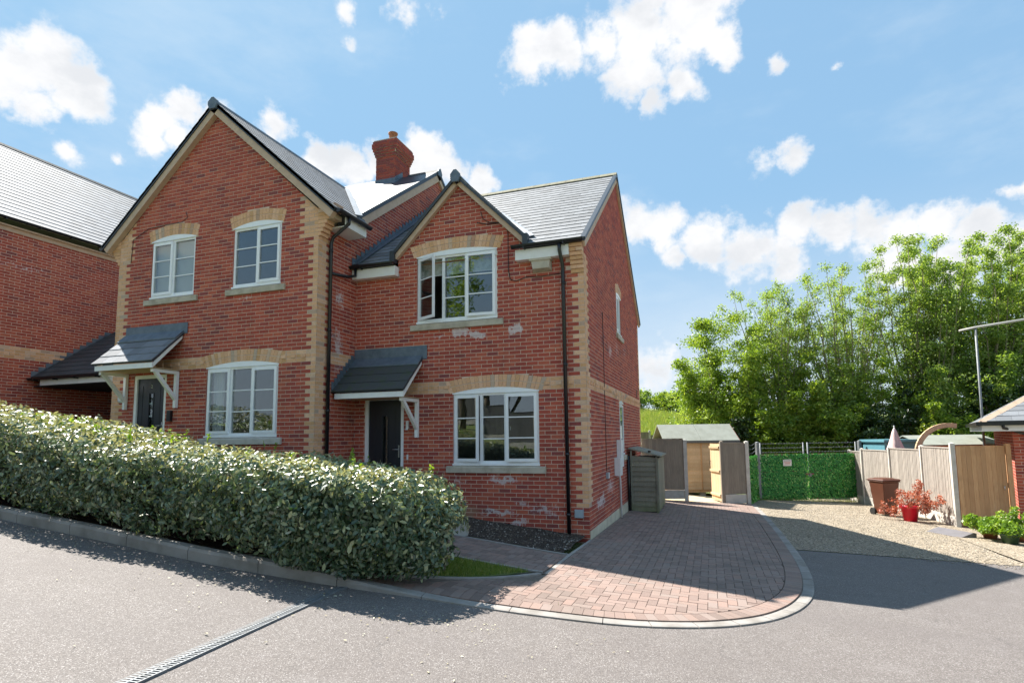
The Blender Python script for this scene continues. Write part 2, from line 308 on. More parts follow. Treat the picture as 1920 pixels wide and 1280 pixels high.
def mesh_np(name, verts, faces_n, mats, rnd=None, midx=None, smooth_=False):
    """verts (N,3), faces (F,k) all of k corners"""
    me = bpy.data.meshes.new(name); V = np.asarray(verts, np.float32); F = np.asarray(faces_n, np.int32); k = F.shape[1]
    me.vertices.add(len(V)); me.vertices.foreach_set('co', V.ravel())
    me.loops.add(F.size); me.loops.foreach_set('vertex_index', F.ravel())
    me.polygons.add(len(F)); me.polygons.foreach_set('loop_start', np.arange(0, F.size, k, dtype=np.int32))
    for m_ in mats: me.materials.append(MATS[m_])
    if midx is not None: me.polygons.foreach_set('material_index', np.asarray(midx, np.int32))
    if rnd is not None:
        a = me.attributes.new('rnd', 'FLOAT', 'FACE'); a.data.foreach_set('value', np.asarray(rnd, np.float32))
    me.update(calc_edges=True)
    if smooth_: me.polygons.foreach_set('use_smooth', np.ones(len(F), bool))
    return me
class MB:
    def __init__(s, M=None): s.v = []; s.f = []; s.m = []; s.r = []; s.M = M or Matrix.Identity(4); s.mats = []; s.sm = []
    def mi(s, m):
        if m not in s.mats: s.mats.append(m)
        return s.mats.index(m)
    def add(s, vs, fs, m, r=None, smooth_=False):
        n = len(s.v); s.v += [s.M @ Vector(v) for v in vs]; k = s.mi(m); rr = random.random() if r is None else r
        for f in fs: s.f.append([n + i for i in f]); s.m.append(k); s.r.append(rr); s.sm.append(smooth_)
        return s
    def box(s, a, b, m, r=None):
        x0, y0, z0 = a; x1, y1, z1 = b
        return s.add([(x0, y0, z0), (x1, y0, z0), (x1, y1, z0), (x0, y1, z0), (x0, y0, z1), (x1, y0, z1), (x1, y1, z1), (x0, y1, z1)],
                     [(0, 3, 2, 1), (4, 5, 6, 7), (0, 1, 5, 4), (1, 2, 6, 5), (2, 3, 7, 6), (3, 0, 4, 7)], m, r)
    def prism(s, poly, vec, m, r=None):
        n = len(poly); P = [Vector(p) for p in poly]; v = Vector(vec)
        nrm = Vector((0, 0, 0))
        for i in range(n): nrm += P[i].cross(P[(i + 1) % n])
        if nrm.dot(v) < 0: P.reverse()
        return s.add(P + [p + v for p in P], [tuple(reversed(range(n))), tuple(range(n, 2 * n))] + [(i, (i + 1) % n, n + (i + 1) % n, n + i) for i in range(n)], m, r)
    def quad(s, pts, m, r=None): return s.add(pts, [tuple(range(len(pts)))], m, r)
    def tube(s, pts, rad, m, n=8, r=None, cap=True):
        P = [Vector(p) for p in pts]; rads = rad if isinstance(rad, (list, tuple)) else [rad] * len(P); vs = []; prev = None
        for i, p in enumerate(P):
            d = (P[min(i + 1, len(P) - 1)] - P[max(i - 1, 0)]).normalized()
            if prev is None: a = d.orthogonal().normalized()
            else: a = (prev - d * prev.dot(d)); a = a.normalized() if a.length > 1e-6 else d.orthogonal().normalized()
            prev = a; b = d.cross(a)
            for k in range(n):
                t = 2 * math.pi * k / n; vs.append(p + (a * math.cos(t) + b * math.sin(t)) * rads[i])
        fs = [(i * n + k, i * n + (k + 1) % n, (i + 1) * n + (k + 1) % n, (i + 1) * n + k) for i in range(len(P) - 1) for k in range(n)]
        s.add(vs, fs, m, r, True)
        if cap: s.f += [list(reversed([len(s.v) - len(vs) + k for k in range(n)])), [len(s.v) - n + k for k in range(n)]]; s.m += [s.mi(m)] * 2; s.r += [s.r[-1]] * 2; s.sm += [False, False]
        return s
    def lathe(s, c, prof, m, n=20, r=None):
        vs = [(c[0] + q * math.cos(2 * math.pi * k / n), c[1] + q * math.sin(2 * math.pi * k / n), c[2] + z) for q, z in prof for k in range(n)]
        fs = [(i * n + k, i * n + (k + 1) % n, (i + 1) * n + (k + 1) % n, (i + 1) * n + k) for i in range(len(prof) - 1) for k in range(n)]
        return s.add(vs, fs, m, r, True)
    def mesh(s, name, off=Vector((0, 0, 0))):
        me = bpy.data.meshes.new(name); me.from_pydata([v - off for v in s.v], [], s.f)
        for m_ in s.mats: me.materials.append(MATS[m_])
        me.polygons.foreach_set('material_index', s.m); me.polygons.foreach_set('use_smooth', s.sm)
        a = me.attributes.new('rnd', 'FLOAT', 'FACE'); a.data.foreach_set('value', s.r); me.update()
        return me
    def build(s, name, parent=None, kind=None, label=None, bevel=0):
        o = link(name, s.mesh(name, base(parent)), parent)
        if kind: o['kind'] = kind
        if label: o['label'] = label
        if bevel:
            b = o.modifiers.new('bevel', 'BEVEL'); b.width = bevel; b.segments = 1; b.limit_method = 'ANGLE'
        return o
def clip(poly, cvx):
    """Sutherland-Hodgman: poly clipped to the counter-clockwise convex polygon cvx"""
    out = list(poly)
    for i in range(len(cvx)):
        a, b = cvx[i], cvx[(i + 1) % len(cvx)]; inp = out; out = []
        if not inp: return []
        sd = lambda p: (b[0] - a[0]) * (p[1] - a[1]) - (b[1] - a[1]) * (p[0] - a[0])
        for j in range(len(inp)):
            p, q = inp[j - 1], inp[j]; sp, sq = sd(p), sd(q)
            if (sp >= -1e-9) != (sq >= -1e-9):
                t = sp / (sp - sq); out.append((p[0] + t * (q[0] - p[0]), p[1] + t * (q[1] - p[1])))
            if sq >= -1e-9: out.append(q)
    return out
def area(p): return .5 * sum(p[i][0] * p[(i + 1) % len(p)][1] - p[(i + 1) % len(p)][0] * p[i][1] for i in range(len(p)))
class Pieces:
    """flat pieces (bricks, slates, pavers) on planes; the 300 nearest whole ones become objects, the rest one mesh"""
    def __init__(s, name, rest, parent, limit=300): s.name, s.rest, s.parent, s.limit = name, rest, parent, limit; s.L = []
    def add(s, M, poly, depth, mat_, r=None, slope=0.0, full=None):
        if len(poly) < 3 or abs(area(poly)) < 1e-4: return
        if area(poly) < 0: poly = poly[::-1]
        r = random.random() if r is None else r
        s.L.append((M, poly, depth, mat_, r, slope, full))
    def geo(s, poly, depth, slope, v0=None):
        n = len(poly); v0 = min(p[1] for p in poly) if v0 is None else v0
        vs = [(p[0], p[1], -.004) for p in poly] + [(p[0], p[1], depth - slope * (p[1] - v0)) for p in poly]
        fs = [list(range(n, 2 * n)), list(reversed(range(n)))] + [[i, (i + 1) % n, n + (i + 1) % n, n + i] for i in range(n)]
        return vs, fs
    def finish(s):
        pb = base(s.parent)
        def score(e):
            M, poly = e[0], e[1]; cx = sum(p[0] for p in poly) / len(poly); cy = sum(p[1] for p in poly) / len(poly)
            p = M @ Vector((cx, cy, 0)); d = CAM - p; n = (M.to_3x3() @ Vector((0, 0, 1))); f = d.normalized().dot(n)
            q = p - CAM; z = q.dot(fw)
            if z < .2: return 0
            u, w = q.dot(rt) / z * 1034 + 986, 718 - q.dot(up) / z * 1034
            vis = 1 if (-20 < u < 1940 and -20 < w < 1300) else .01
            return max(f, 0) * abs(area(poly)) / d.length_squared * vis
        L = sorted(s.L, key=score, reverse=True); cache = {}; k = 0; mb = MB(); allv, allf = [], []
        rest = []
        for e in L:
            M, poly, depth, mat_, r, slope, full = e
            if k < s.limit:
                if full:
                    key = (round(full[2], 3), round(full[3], 3), depth, mat_, int(r * 12), slope)
                    if key not in cache:
                        w_, h_ = full[2], full[3]; vs, fs = s.geo([(0, 0), (w_, 0), (w_, h_), (0, h_)], depth, slope)
                        b = MB(); b.add(vs, fs, mat_, (int(r * 12) + .5) / 12); cache[key] = b.mesh(s.name)
                    link(s.name, cache[key], s.parent, M @ Matrix.Translation((full[0], full[1], 0)))
                else:
                    ox, oy = poly[0]; pp = [(p[0] - ox, p[1] - oy) for p in poly]; vs, fs = s.geo(pp, depth, slope)
                    b = MB(); b.add(vs, fs, mat_, r); link(s.name, b.mesh(s.name), s.parent, M @ Matrix.Translation((ox, oy, 0)))
                k += 1
            else: rest.append(e)
        if rest:
            for M, poly, depth, mat_, r, slope, full in rest:
                vs, fs = s.geo(poly, depth, slope); mb.M = M; mb.add(vs, fs, mat_, r)
            mb.build(s.rest, s.parent, kind='stuff')
def plane(o, u, v):
    u = Vector(u).normalized(); v = Vector(v); v = (v - u * v.dot(u)).normalized(); n = u.cross(v); o = Vector(o)
    return Matrix(((u.x, v.x, n.x, o.x), (u.y, v.y, n.y, o.y), (u.z, v.z, n.z, o.z), (0, 0, 0, 1)))

# ------------------------------------------------------------------ ground heights
def h(x, y):
    x = max(-17.0, min(12.0, x)); yy = max(-13.0, min(16.0, y))
    s = .5 * (x - math.sqrt(x * x + .3))
    return -.115 * s - .05 * (x - s) - .022 * yy
def sst(a, b, v): t = max(0, min(1, (v - a) / (b - a))); return t * t * (3 - 2 * t)
def terrain(x, y):
    z = h(x, y) - .07
    z += 4.1 * sst(17, 52, y - .12 * x) * (1 - .25 * sst(5, 60, x)) + 2.5 * sst(52, 110, y)
    z += .55 * sst(-13.6, -19, y) + 2.0 * sst(-25, -70, y)
    return z
def sheet(name, poly, off, m, step=.5, kind='structure', extra=None, hf=h):
    from mathutils.geometry import intersect_point_tri_2d
    xs = [p[0] for p in poly]; ys = [p[1] for p in poly]; pts = []
    n = len(poly); P = []
    for i in range(n):
        a, b = poly[i], poly[(i + 1) % n]; L = math.dist(a, b); k = max(1, int(L / step))
        P += [(a[0] + (b[0] - a[0]) * j / k, a[1] + (b[1] - a[1]) * j / k) for j in range(k)]
    x = min(xs) + step * .5
    while x < max(xs):
        y = min(ys) + step * .5
        while y < max(ys): pts.append(Vector((x + .013, y + .007))); y += step
        x += step
    V = [Vector(p) for p in P] + pts
    r = delaunay_2d_cdt(V, [], [list(range(len(P)))], 1, 1e-5)
    me = bpy.data.meshes.new(name); me.from_pydata([(v.x, v.y, hf(v.x, v.y) + off) for v in r[0]], [], [list(f) for f in r[2]])
    for f in me.polygons:
        if f.normal.z < 0: f.flip()
    me.materials.append(MATS[m]); me.update(); o = link(name, me); o['kind'] = kind
    return o
# terrain sheet to the horizon
gx = np.unique(np.concatenate([np.arange(-20, 22, 1.0), -20 - np.cumsum(np.linspace(1.5, 24, 20)), 22 + np.cumsum(np.linspace(1.5, 24, 20))]))
gy = np.unique(np.concatenate([np.arange(-22, 60, 1.0), -22 - np.cumsum(np.linspace(1.5, 24, 18)), 60 + np.cumsum(np.linspace(1.5, 24, 20))]))
tv = [(x, y, terrain(x, y)) for y in gy for x in gx]; nx = len(gx)
tf = [(j * nx + i, j * nx + i + 1, (j + 1) * nx + i + 1, (j + 1) * nx + i) for j in range(len(gy) - 1) for i in range(nx - 1)]
gr = link('ground', mesh_np('ground', tv, tf, ['grassland'], smooth_=True)); gr['kind'] = 'structure'

# ------------------------------------------------------------------ road, yard, drive, path
KERB = [(-14.5, -5.22), (-11.0, -5.10), (-8.6, -5.02), (-6.57, -4.95), (-4.78, -4.88), (-3.18, -4.82), (-1.9, -4.66), (-.78, -4.45), (.34, -4.32), (1.1, -4.23), (1.65, -4.06), (2.12, -3.80), (2.55, -3.40), (2.86, -2.90), (3.07, -2.35), (3.2, -1.77), (3.3, -.9), (3.36, .3), (3.38, 2.0), (3.38, 4.2), (3.35, 6.4), (3.28, 9.15)]
def resample(P, step):
    out = [Vector(P[0])]; acc = 0
    # Catmull-Rom then even spacing
    Q = []
    for i in range(len(P) - 1):
        p0, p1, p2, p3 = [Vector(P[max(0, min(len(P) - 1, i + k))]) for k in (-1, 0, 1, 2)]
        for t in np.linspace(0, 1, 12, endpoint=False):
            Q.append(.5 * ((2 * p1) + (p2 - p0) * t + (2 * p0 - 5 * p1 + 4 * p2 - p3) * t * t + (3 * p1 - p0 - 3 * p2 + p3) * t ** 3))
    Q.append(Vector(P[-1])); 
    for i in range(1, len(Q)):
        d = (Q[i] - Q[i - 1]).length
        while acc + d >= step:
            t = (step - acc) / d; Q[i - 1] = Q[i - 1].lerp(Q[i], t); out.append(Q[i - 1].copy()); d = (Q[i] - Q[i - 1]).length; acc = 0
        acc += d
    return out
kc = resample(KERB, .1525)
def offc(P, d):
    o = []
    for i, p in enumerate(P):
        t = (P[min(i + 1, len(P) - 1)] - P[max(i - 1, 0)]).normalized(); o.append(p + Vector((-t.y, t.x)) * d)
    return o
kin = offc(kc, .125)
ki2 = offc(kc, .13 + .215)
sheet('road', [(-60, -13.2), (40, -13.2), (40, -2.0), (24, 1.4), (6.95, 1.75), (3.3, 1.2)] + [(p.x, p.y) for p in reversed(kc) if p.y < 1.2 or p.x < 3] + [(-60, -6.4)], -.008, 'tarmac', 1.0)
sheet('gravel_yard', [(3.37, 1.22), (6.93, 1.72), (6.92, 2.6), (7.0, 4.6), (7.25, 6.2), (7.4, 7.5), (8.1, 10.4), (8.3, 15.5), (3.2, 12.3), (3.2, 9.1), (3.36, 6.4)], 0.0, 'gravel', .6)
sheet('side_path', [(6.96, 1.75), (24, 1.3), (24, 9), (9.0, 7.6), (7.85, 7.1), (8.3, 10.4), (8.05, 10.4), (7.36, 7.5), (7.21, 6.2), (6.96, 4.6)], .01, 'gravel', .6)
sheet('garden_patio', [(-.2, 8.25), (3.1, 9.15), (3.4, 11.0), (.2, 11.1)], .0, 'sandy_paving', .6)
# kerb stones
kerb = thing('kerb', None, None, (0, 0, 0)); del kerb['label']; del kerb['category']; kerb['kind'] = 'structure'
def kh(x): return .115 * (1 - sst(-2.6, -.4, x)) + .012
st = 0
while st + 1 < len(kc):
    en = min(len(kc) - 1, st + (6 if kc[st].x < 1 or kc[st].y > 0 else 3)); b = MB(); n = en - st
    A = [kc[i] for i in range(st, en + 1)]; I = [kin[i] for i in range(st, en + 1)]
    g0 = (A[1] - A[0]).normalized() * .004; g1 = (A[-1] - A[-2]).normalized() * .004
    A[0] = A[0] + g0; I[0] = I[0] + g0; A[-1] = A[-1] - g1; I[-1] = I[-1] - g1
    vs = []
    for a, i in zip(A, I):
        t = kh(a.x); z = h(a.x, a.y); bev = min(.03, t * .4); q = a.lerp(i, .16)
        vs += [(a.x, a.y, z - .08), (a.x, a.y, z + t - bev), (q.x, q.y, z + t), (i.x, i.y, z + t), (i.x, i.y, z - .08)]
    fs = [(k * 5 + j, (k + 1) * 5 + j, (k + 1) * 5 + j + 1, k * 5 + j + 1) for k in range(n) for j in range(4)] + [(0, 1, 2, 3, 4), tuple(n * 5 + j for j in (4, 3, 2, 1, 0))]
    fs = [tuple(reversed(f)) for f in fs]
    b.add(vs, fs, 'kerb_mat'); b.build('kerb_stone', kerb); st = en
# driveway
def inner(p): return (p.x, p.y)
drv_edge = [p for p in ki2 if p.x > -1.9 and not (p.y > 9.0)]
drv = link('driveway', bpy.data.meshes.new('driveway')); drv['kind'] = 'structure'
kk = [p for p in kin if p.x > -1.9]
dpoly = [(p.x, p.y) for p in kk] + [(2.9, 9.0), (1.3, 8.5), (0.0, 8.2), (0.0, -.3), (0.03, -1.5), (0.0, -2.72), (-.62, -3.5), (-1.9, -4.15)]
d0 = sheet('driveway_bed', dpoly, .004, 'joint_sand', .6)
old = drv.data; drv.data = d0.data; bpy.data.objects.remove(d0); BASE[drv.name] = Vector((0, 0, 0))
pv = Pieces('paver', 'far_pavers', drv)
def on_ground(x, y, off):
    e = .05; dx = (h(x + e, y) - h(x - e, y)) / (2 * e); dy = (h(x, y + e) - h(x, y - e)) / (2 * e)
    return plane((x, y, h(x, y) + off), (1, 0, dx), (0, 1, dy))
polyA = [(0.02, -5), (4, -5), (4, 8.95), (1.3, 8.45), (0.02, 8.15)]
edge = [(p.x, p.y) for p in drv_edge]
conv = edge + [(2.9, 8.95), (-2.0, 8.0), (-2.0, -4.1)]
def hullccw(pts):
    pts = sorted(set(pts)); 
    def half(ps):
        o = []
        for p in ps:
            while len(o) > 1 and (o[-1][0] - o[-2][0]) * (p[1] - o[-2][1]) - (o[-1][1] - o[-2][1]) * (p[0] - o[-2][0]) <= 0: o.pop()
            o.append(p)
        return o
    a = half(pts); b = half(pts[::-1]); return a[:-1] + b[:-1]
cvx = hullccw(conv)
regions = [[(0.035, -5), (4, -5), (4, 8.95), (1.3, 8.45), (0.035, 8.15)], [(-1.85, -4.25), (-1.2, -5), (0.035, -5), (0.035, -2.74), (-.60, -3.52)]]
def herring(ps, regs, hull, x0, x1, y0, y1, depth=.016, off=.006, pitch=.1025):
    for i in range(int(x0 / pitch) - 1, int(x1 / pitch) + 2):
        for j in range(int(y0 / pitch) - 1, int(y1 / pitch) + 2):
            k = (i - j) % 4; g = .0028
            if k == 0: q = [(i * pitch + g, j * pitch + g), ((i + 2) * pitch - g, j * pitch + g), ((i + 2) * pitch - g, (j + 1) * pitch - g), (i * pitch + g, (j + 1) * pitch - g)]
            elif k == 3: q = [(i * pitch + g, j * pitch + g), ((i + 1) * pitch - g, j * pitch + g), ((i + 1) * pitch - g, (j + 2) * pitch - g), (i * pitch + g, (j + 2) * pitch - g)]
            else: continue
            for rg in regs:
                c = clip(clip(q, rg), hull)
                if len(c) < 3 or area(c) < .0012: continue
                cx = sum(p[0] for p in c) / len(c); cy_ = sum(p[1] for p in c) / len(c)
                M = on_ground(cx, cy_, off + random.uniform(-.0015, .0015)); l = [(p[0] - cx, p[1] - cy_) for p in c]
                full = None
                if abs(area(c) - area(q)) < 1e-6: full = (l[0][0] if k == 0 else min(p[0] for p in l), min(p[1] for p in l), q[1][0] - q[0][0], q[2][1] - q[1][1])
                ps.add(M, l, depth, 'paver', None, 0, full)
herring(pv, regions, cvx, -2, 4, -5, 9.2)
# soldier course along the kerb
for s_ in range(len(kc)):
    pass
cb = resample([(p.x, p.y) for p in kin if p.x > -1.75], .106); ci = offc(cb, .008); co = offc(cb, .212)
for i in range(len(cb) - 1):
    q = [ci[i], ci[i + 1], co[i + 1], co[i]]; c = sum(q, Vector((0, 0))) / 4; q = [c + (p - c) * .965 for p in q]
    M = on_ground(c.x, c.y, .007); pv.add(M, [(p.x - c.x, p.y - c.y) for p in q], .016, 'paver')
pv.finish()
# garden path
gp = sheet('garden_path', [(-5.2, -1.42), (-4.6, -2.7), (-.02, -2.72), (0.0, -1.5)], .004, 'joint_sand', .5)
pv2 = Pieces('paver', 'far_pavers', gp); pathpoly = [(-5.1, -1.40), (-4.6, -2.66), (-.05, -2.66), (-.03, -1.53), (-4.0, -1.42)]
herring(pv2, [hullccw(pathpoly)], hullccw(pathpoly), -5.2, 0, -2.8, -1.3); pv2.finish()
# concrete edging strips
edg = thing('edging', None, None, (0, 0, 0)); del edg['label']; del edg['category']; edg['kind'] = 'structure'
def edging(P, w=.05, t=.022, L=.9):
    Q = resample(P, .15) if len(P) > 2 else [Vector(P[0]).lerp(Vector(P[1]), k / max(1, round(math.dist(*P) / .15))) for k in range(max(1, round(math.dist(*P) / .15)) + 1)]
    o = offc(Q, w); s = 0
    while s < len(Q) - 1:
        e = min(len(Q) - 1, s + 6); b = MB()
        for k in range(s, e):
            a, c, d, f = Q[k], Q[k + 1], o[k + 1], o[k]
            zz = [h(p.x, p.y) for p in (a, c, d, f)]
            b.add([(p.x, p.y, z - .05) for p, z in zip((a, c, d, f), zz)] + [(p.x, p.y, z + t) for p, z in zip((a, c, d, f), zz)], [(4, 5, 6, 7), (0, 1, 5, 4), (2, 3, 7, 6)] + ([(3, 0, 4, 7)] if k == s else []) + ([(1, 2, 6, 5)] if k == e - 1 else []), 'edging', .5)
        b.build('edging_strip', edg); s = e
edging([(0.0, -.06), (-.03, -1.5)]); edging([(-.03, -1.5), (-.01, -2.74)]); edging([(-5.0, -1.38), (-.02, -1.46)]); edging([(-4.6, -2.72), (-.06, -2.70)]); edging([(-1.75, -4.2), (-.64, -3.50), (-.02, -2.76)])
# flower bed, lawn and the strip under the hedge
def bedh(x, y): return h(x, y) + .03 * math.sin(x * 9) * math.sin(y * 11) * .6 + .05 * sst(-1.42, -.3, y)
sheet('flower_bed', [(-4.75, -1.3), (-.12, -1.4), (-.06, -.02), (-4.86, -.02)], .02, 'soil', .12, hf=bedh)
sheet('hedge_bed', [(-14.5, -5.09), (-8, -4.88), (-3.2, -4.69), (-1.9, -4.52), (-1.3, -4.35), (-1.75, -4.12), (-2.2, -2.9), (-14.5, -2.9)], .015, 'soil', .3)
sheet('lawn', [(-14.5, -2.9), (-5, -2.76), (-.18, -2.78), (-.66, -3.50), (-1.3, -3.93), (-1.9, -4.2), (-2.6, -3.3), (-14.5, -3.3)], .02, 'grassland', .3)
def scatter(name, polyb, n, size, m, hf, off, seed, label=None, cat=None, flat_=.6, inside=None):
    g_ = np.random.default_rng(seed); x0, x1, y0, y1 = polyb; P = []
    while len(P) < n:
        x, y = g_.uniform(x0, x1), g_.uniform(y0, y1)
        if inside is None or inside(x, y): P.append((x, y, hf(x, y) + off))
    P = np.array(P); O = np.array([(1, 0, 0), (0, 1, 0), (-1, 0, 0), (0, -1, 0), (0, 0, 1), (0, 0, -1)], float)
    s = g_.uniform(size[0], size[1], (n, 1, 3)); s[:, :, 2] *= flat_; a = g_.uniform(0, 6.28, n); ca, sa = np.cos(a), np.sin(a)
    V = O[None] * s + g_.normal(0, .15, (n, 6, 3)) * s; X = V[:, :, 0] * ca[:, None] - V[:, :, 1] * sa[:, None]; Y = V[:, :, 0] * sa[:, None] + V[:, :, 1] * ca[:, None]
    V = np.stack([X, Y, V[:, :, 2]], -1) + P[:, None]; F = np.array([(0, 1, 4), (1, 2, 4), (2, 3, 4), (3, 0, 4), (1, 0, 5), (2, 1, 5), (3, 2, 5), (0, 3, 5)])
    FF = (F[None] + (np.arange(n) * 6)[:, None, None]).reshape(-1, 3)
    o = link(name, mesh_np(name, V.reshape(-1, 3), FF, [m], np.repeat(g_.random(n), 8))); o['kind'] = 'stuff'
    if label: tag(o, label, cat)
    return o
scatter('bed_stones', (-4.6, -.1, -1.35, -.05), 5200, (.006, .024), 'clod', bedh, .022, 3, 'loose dark stones and bark on the bed below the lower right window', 'stones')
def in_yard(x, y): return x > 3.45 + .0 * y and x < 7 + .09 * y and y < 8 + (x - 3) * .95 and y > 1.3
scatter('gravel', (3.4, 8.2, 1.3, 12.5), 9000, (.006, .017), 'gravel_stone', h, .002, 4, 'loose tan gravel covering the yard before the green gates', 'gravel', inside=in_yard)
def litter(name, n, box, seed, m, label, cat, inside=None, sz=(.007, .017)):
    g_ = np.random.default_rng(seed); V = []; F = []; R = []
    k = 0
    while k < n:
        x, y = g_.uniform(box[0], box[1]), g_.uniform(box[2], box[3])
        if inside and not inside(x, y, g_): continue
        a = g_.uniform(0, 6.28); s = g_.uniform(*sz); c, d = math.cos(a) * s, math.sin(a) * s; z = h(x, y) + .004; q = g_.uniform(.1, .5) * s
        V += [(x - c, y - d, z), (x + d * .45, y - c * .45, z + q), (x + c, y + d, z + .003), (x - d * .45, y + c * .45, z + q * .4)]; F += [(4 * k, 4 * k + 1, 4 * k + 2), (4 * k, 4 * k + 2, 4 * k + 3)]; R += [g_.random()] * 2; k += 1
    o = link(name, mesh_np(name, V, F, [m], R)); tag(o, label, cat, kind='stuff')
def nearkerb(x, y, g_):
    d = y - (-4.95 + .04 * (x + 6)); 
    return (-1.4 < d < -.05 and g_.random() < math.exp(d * 3.2)) if x < .2 else g_.random() < .02
litter('fallen_leaves', 600, (-9, 1.5, -6.6, -4.4), 5, 'dry_leaf', 'dry fallen leaves scattered on the road along the hedge kerb', 'leaves', nearkerb)
litter('road_litter', 16, (-3.5, 5, -7.6, -4.5), 6, 'dry_leaf', 'a few pale leaves lying out on the open road', 'leaves', sz=(.012, .024))
# grass blades on the lawn strip
def grass(name, n, inside, box, seed, label, hgt=(.03, .07), off=.018, m='grass_blade'):
    g_ = np.random.default_rng(seed); x = g_.uniform(box[0], box[1], n * 4); y = g_.uniform(box[2], box[3], n * 4)
    k = np.array([inside(a, b) for a, b in zip(x, y)]); x, y = x[k][:n], y[k][:n]; n = len(x)
    z = np.array([h(a, b) for a, b in zip(x, y)]) + off; a = g_.uniform(0, 6.28, n); hh = g_.uniform(*hgt, n); w = .0035
    b = np.stack([x, y, z], 1); dx = np.stack([np.cos(a) * w, np.sin(a) * w, 0 * a], 1); tp = np.stack([g_.normal(0, .35, n) * hh, g_.normal(0, .35, n) * hh, hh], 1)
    V = np.stack([b - dx, b + dx, b + tp], 1).reshape(-1, 3); F = np.arange(n * 3).reshape(-1, 3)
    o = link(name, mesh_np(name, V, F, [m], g_.random(n))); tag(o, label, 'grass', kind='stuff')
def pip(poly):
    def f(x, y):
        r = False; j = len(poly) - 1
        for i in range(len(poly)):
            (a, b), (c, d) = poly[i], poly[j]
            if (b > y) != (d > y) and x < (c - a) * (y - b) / (d - b) + a: r = not r
            j = i
        return r
    return f
grass('lawn_grass', 26000, pip([(-4.5, -2.78), (-.2, -2.80), (-.70, -3.46), (-1.4, -3.95), (-1.9, -4.05), (-4.5, -3.2)]), (-4.5, 0, -4.1, -2.7), 8, 'short green grass on the small lawn between path and hedge end')
weeds = [(.12, -1.75), (.2, -2.4), (.05, -2.9), (-.35, -3.45), (-.7, -3.85), (.9, 2.1), (1.55, .8), (1.3, .2), (.55, 5.0), (-.2, -3.75), (.5, -3.9), (1.2, 7.6), (2.0, 3.4), (-.1, -1.5), (.3, 3.2)]
def inweed(x, y): return any((x - a) ** 2 + (y - b) ** 2 < .0035 + .004 * (i % 3 == 0) for i, (a, b) in enumerate(weeds))
grass('paving_weeds', 900, inweed, (-.9, 2.2, -4, 7.8), 9, 'small tufts of weed growing in the joints of the block drive', (.02, .05), .015)
def inverge(x, y): return 8.9 < y - (x - 3.3) * .5 < 10.6 and y > 9.0
# ------------------------------------------------------------------ drainage channel
dc = thing('drain_channel', 'long grey slotted drain grating running across the road', 'drain', (-1.55, -6.5, h(-1.55, -6.5)))
a0, a1 = Vector((-1.33, -8.9)), Vector((-1.66, -4.62)); dd = (a1 - a0).normalized(); L = (a1 - a0).length; ns = 8
for k in range(ns):
    s0, s1 = L * k / ns + .003, L * (k + 1) / ns - .003; o = a0 + dd * s0; e = a0 + dd * s1
    sl_ = (h(e.x, e.y) - h(o.x, o.y)) / (s1 - s0); M = plane((o.x, o.y, h(o.x, o.y) - .006), (dd.x, dd.y, sl_), (-dd.y, dd.x, 0)); b = MB(M); l = s1 - s0; w = .076
    b.box((0, -w, -.03), (l, -w + .012, .006), 'galv', .5); b.box((0, w - .012, -.03), (l, w, .006), 'galv', .5); b.box((0, -.007, -.02), (l, .007, .006), 'galv', .5)
    nb = int(l / .028)
    for q in range(nb + 1):
        x = q * (l - .012) / nb; b.box((x, -w + .012, -.012), (x + .012, -.007, .005), 'galv', .4); b.box((x, .007, -.012), (x + .012, w - .012, .005), 'galv', .6)
    b.quad([(0, -w, -.002), (l, -w, -.002), (l, w, -.002), (0, w, -.002)], 'interior_dark'); b.build('grating', dc)

# ------------------------------------------------------------------ building helpers
CH = .075; Z0 = 2.675
def bricks(M, polys, rows, u_range, red, buff, openings=(), arches=(), style=None, phase=0.0):
    """polys: convex ccw uv polygons; rows (k0,k1) of courses at v=k*CH; openings (u0,u1,v0,v1); arches (u0,u1,vs,H,rise)"""
    style = style or (lambda uc, k: 'brick')
    for k in range(*rows):
        v0, v1 = k * CH + .006, k * CH + .069; vm = (v0 + v1) / 2; cuts = []
        for (a, b, c, d) in openings:
            if c - .03 < vm < d + .0: cuts.append((a, b))
        for (a, b, vs_, H, rise) in arches:
            if vs_ < vm < vs_ + H + rise:
                t = (vm - vs_ - H) / rise if rise else 0
                if t <= 0: cuts.append((a, b))
                elif t < 1: q = (b - a) / 2 * math.sqrt(1 - t); cuts.append(((a + b) / 2 - q, (a + b) / 2 + q))
        u = math.floor((u_range[0] - phase) / .225) * .225 + phase + (.1125 if k % 2 else 0) - .225
        dent = style((u_range[0] + u_range[1]) / 2, k) == 'dentil'
        step = .1125 if dent else .225; cnt = 0
        while u < u_range[1]:
            c0, c1 = u + .006, u + step - .006; u += step; cnt += 1
            segs = [(c0, c1)]
            for a, b in cuts:
                ns_ = []
                for s0, s1 in segs:
                    if s1 <= a or s0 >= b: ns_.append((s0, s1)); continue
                    if s0 < a - .03: ns_.append((s0, a - .004))
                    if s1 > b + .03: ns_.append((b + .004, s1))
                segs = ns_
            for s0, s1 in segs:
                if s1 - s0 < .02: continue
                q = [(s0, v0), (s1, v0), (s1, v1), (s0, v1)]
                st_ = style((s0 + s1) / 2, k)
                for pl in polys:
                    c = clip(q, pl)
                    if len(c) < 3 or area(c) < .0006: continue
                    full = (s0, v0, s1 - s0, v1 - v0) if abs(area(c) - area(q)) < 1e-7 else None
                    if st_ == 'brick': red.add(M, c, .0045 + random.uniform(-.0008, .0008) if not full else .0045, 'brick', None, 0, full)
                    elif st_ == 'dentil': buff.add(M, c, .024 if cnt % 2 else .003, 'buff', None, 0, full)
                    elif st_ == 'skip': pass
                    else: buff.add(M, c, .005, 'buff', None, 0, full)
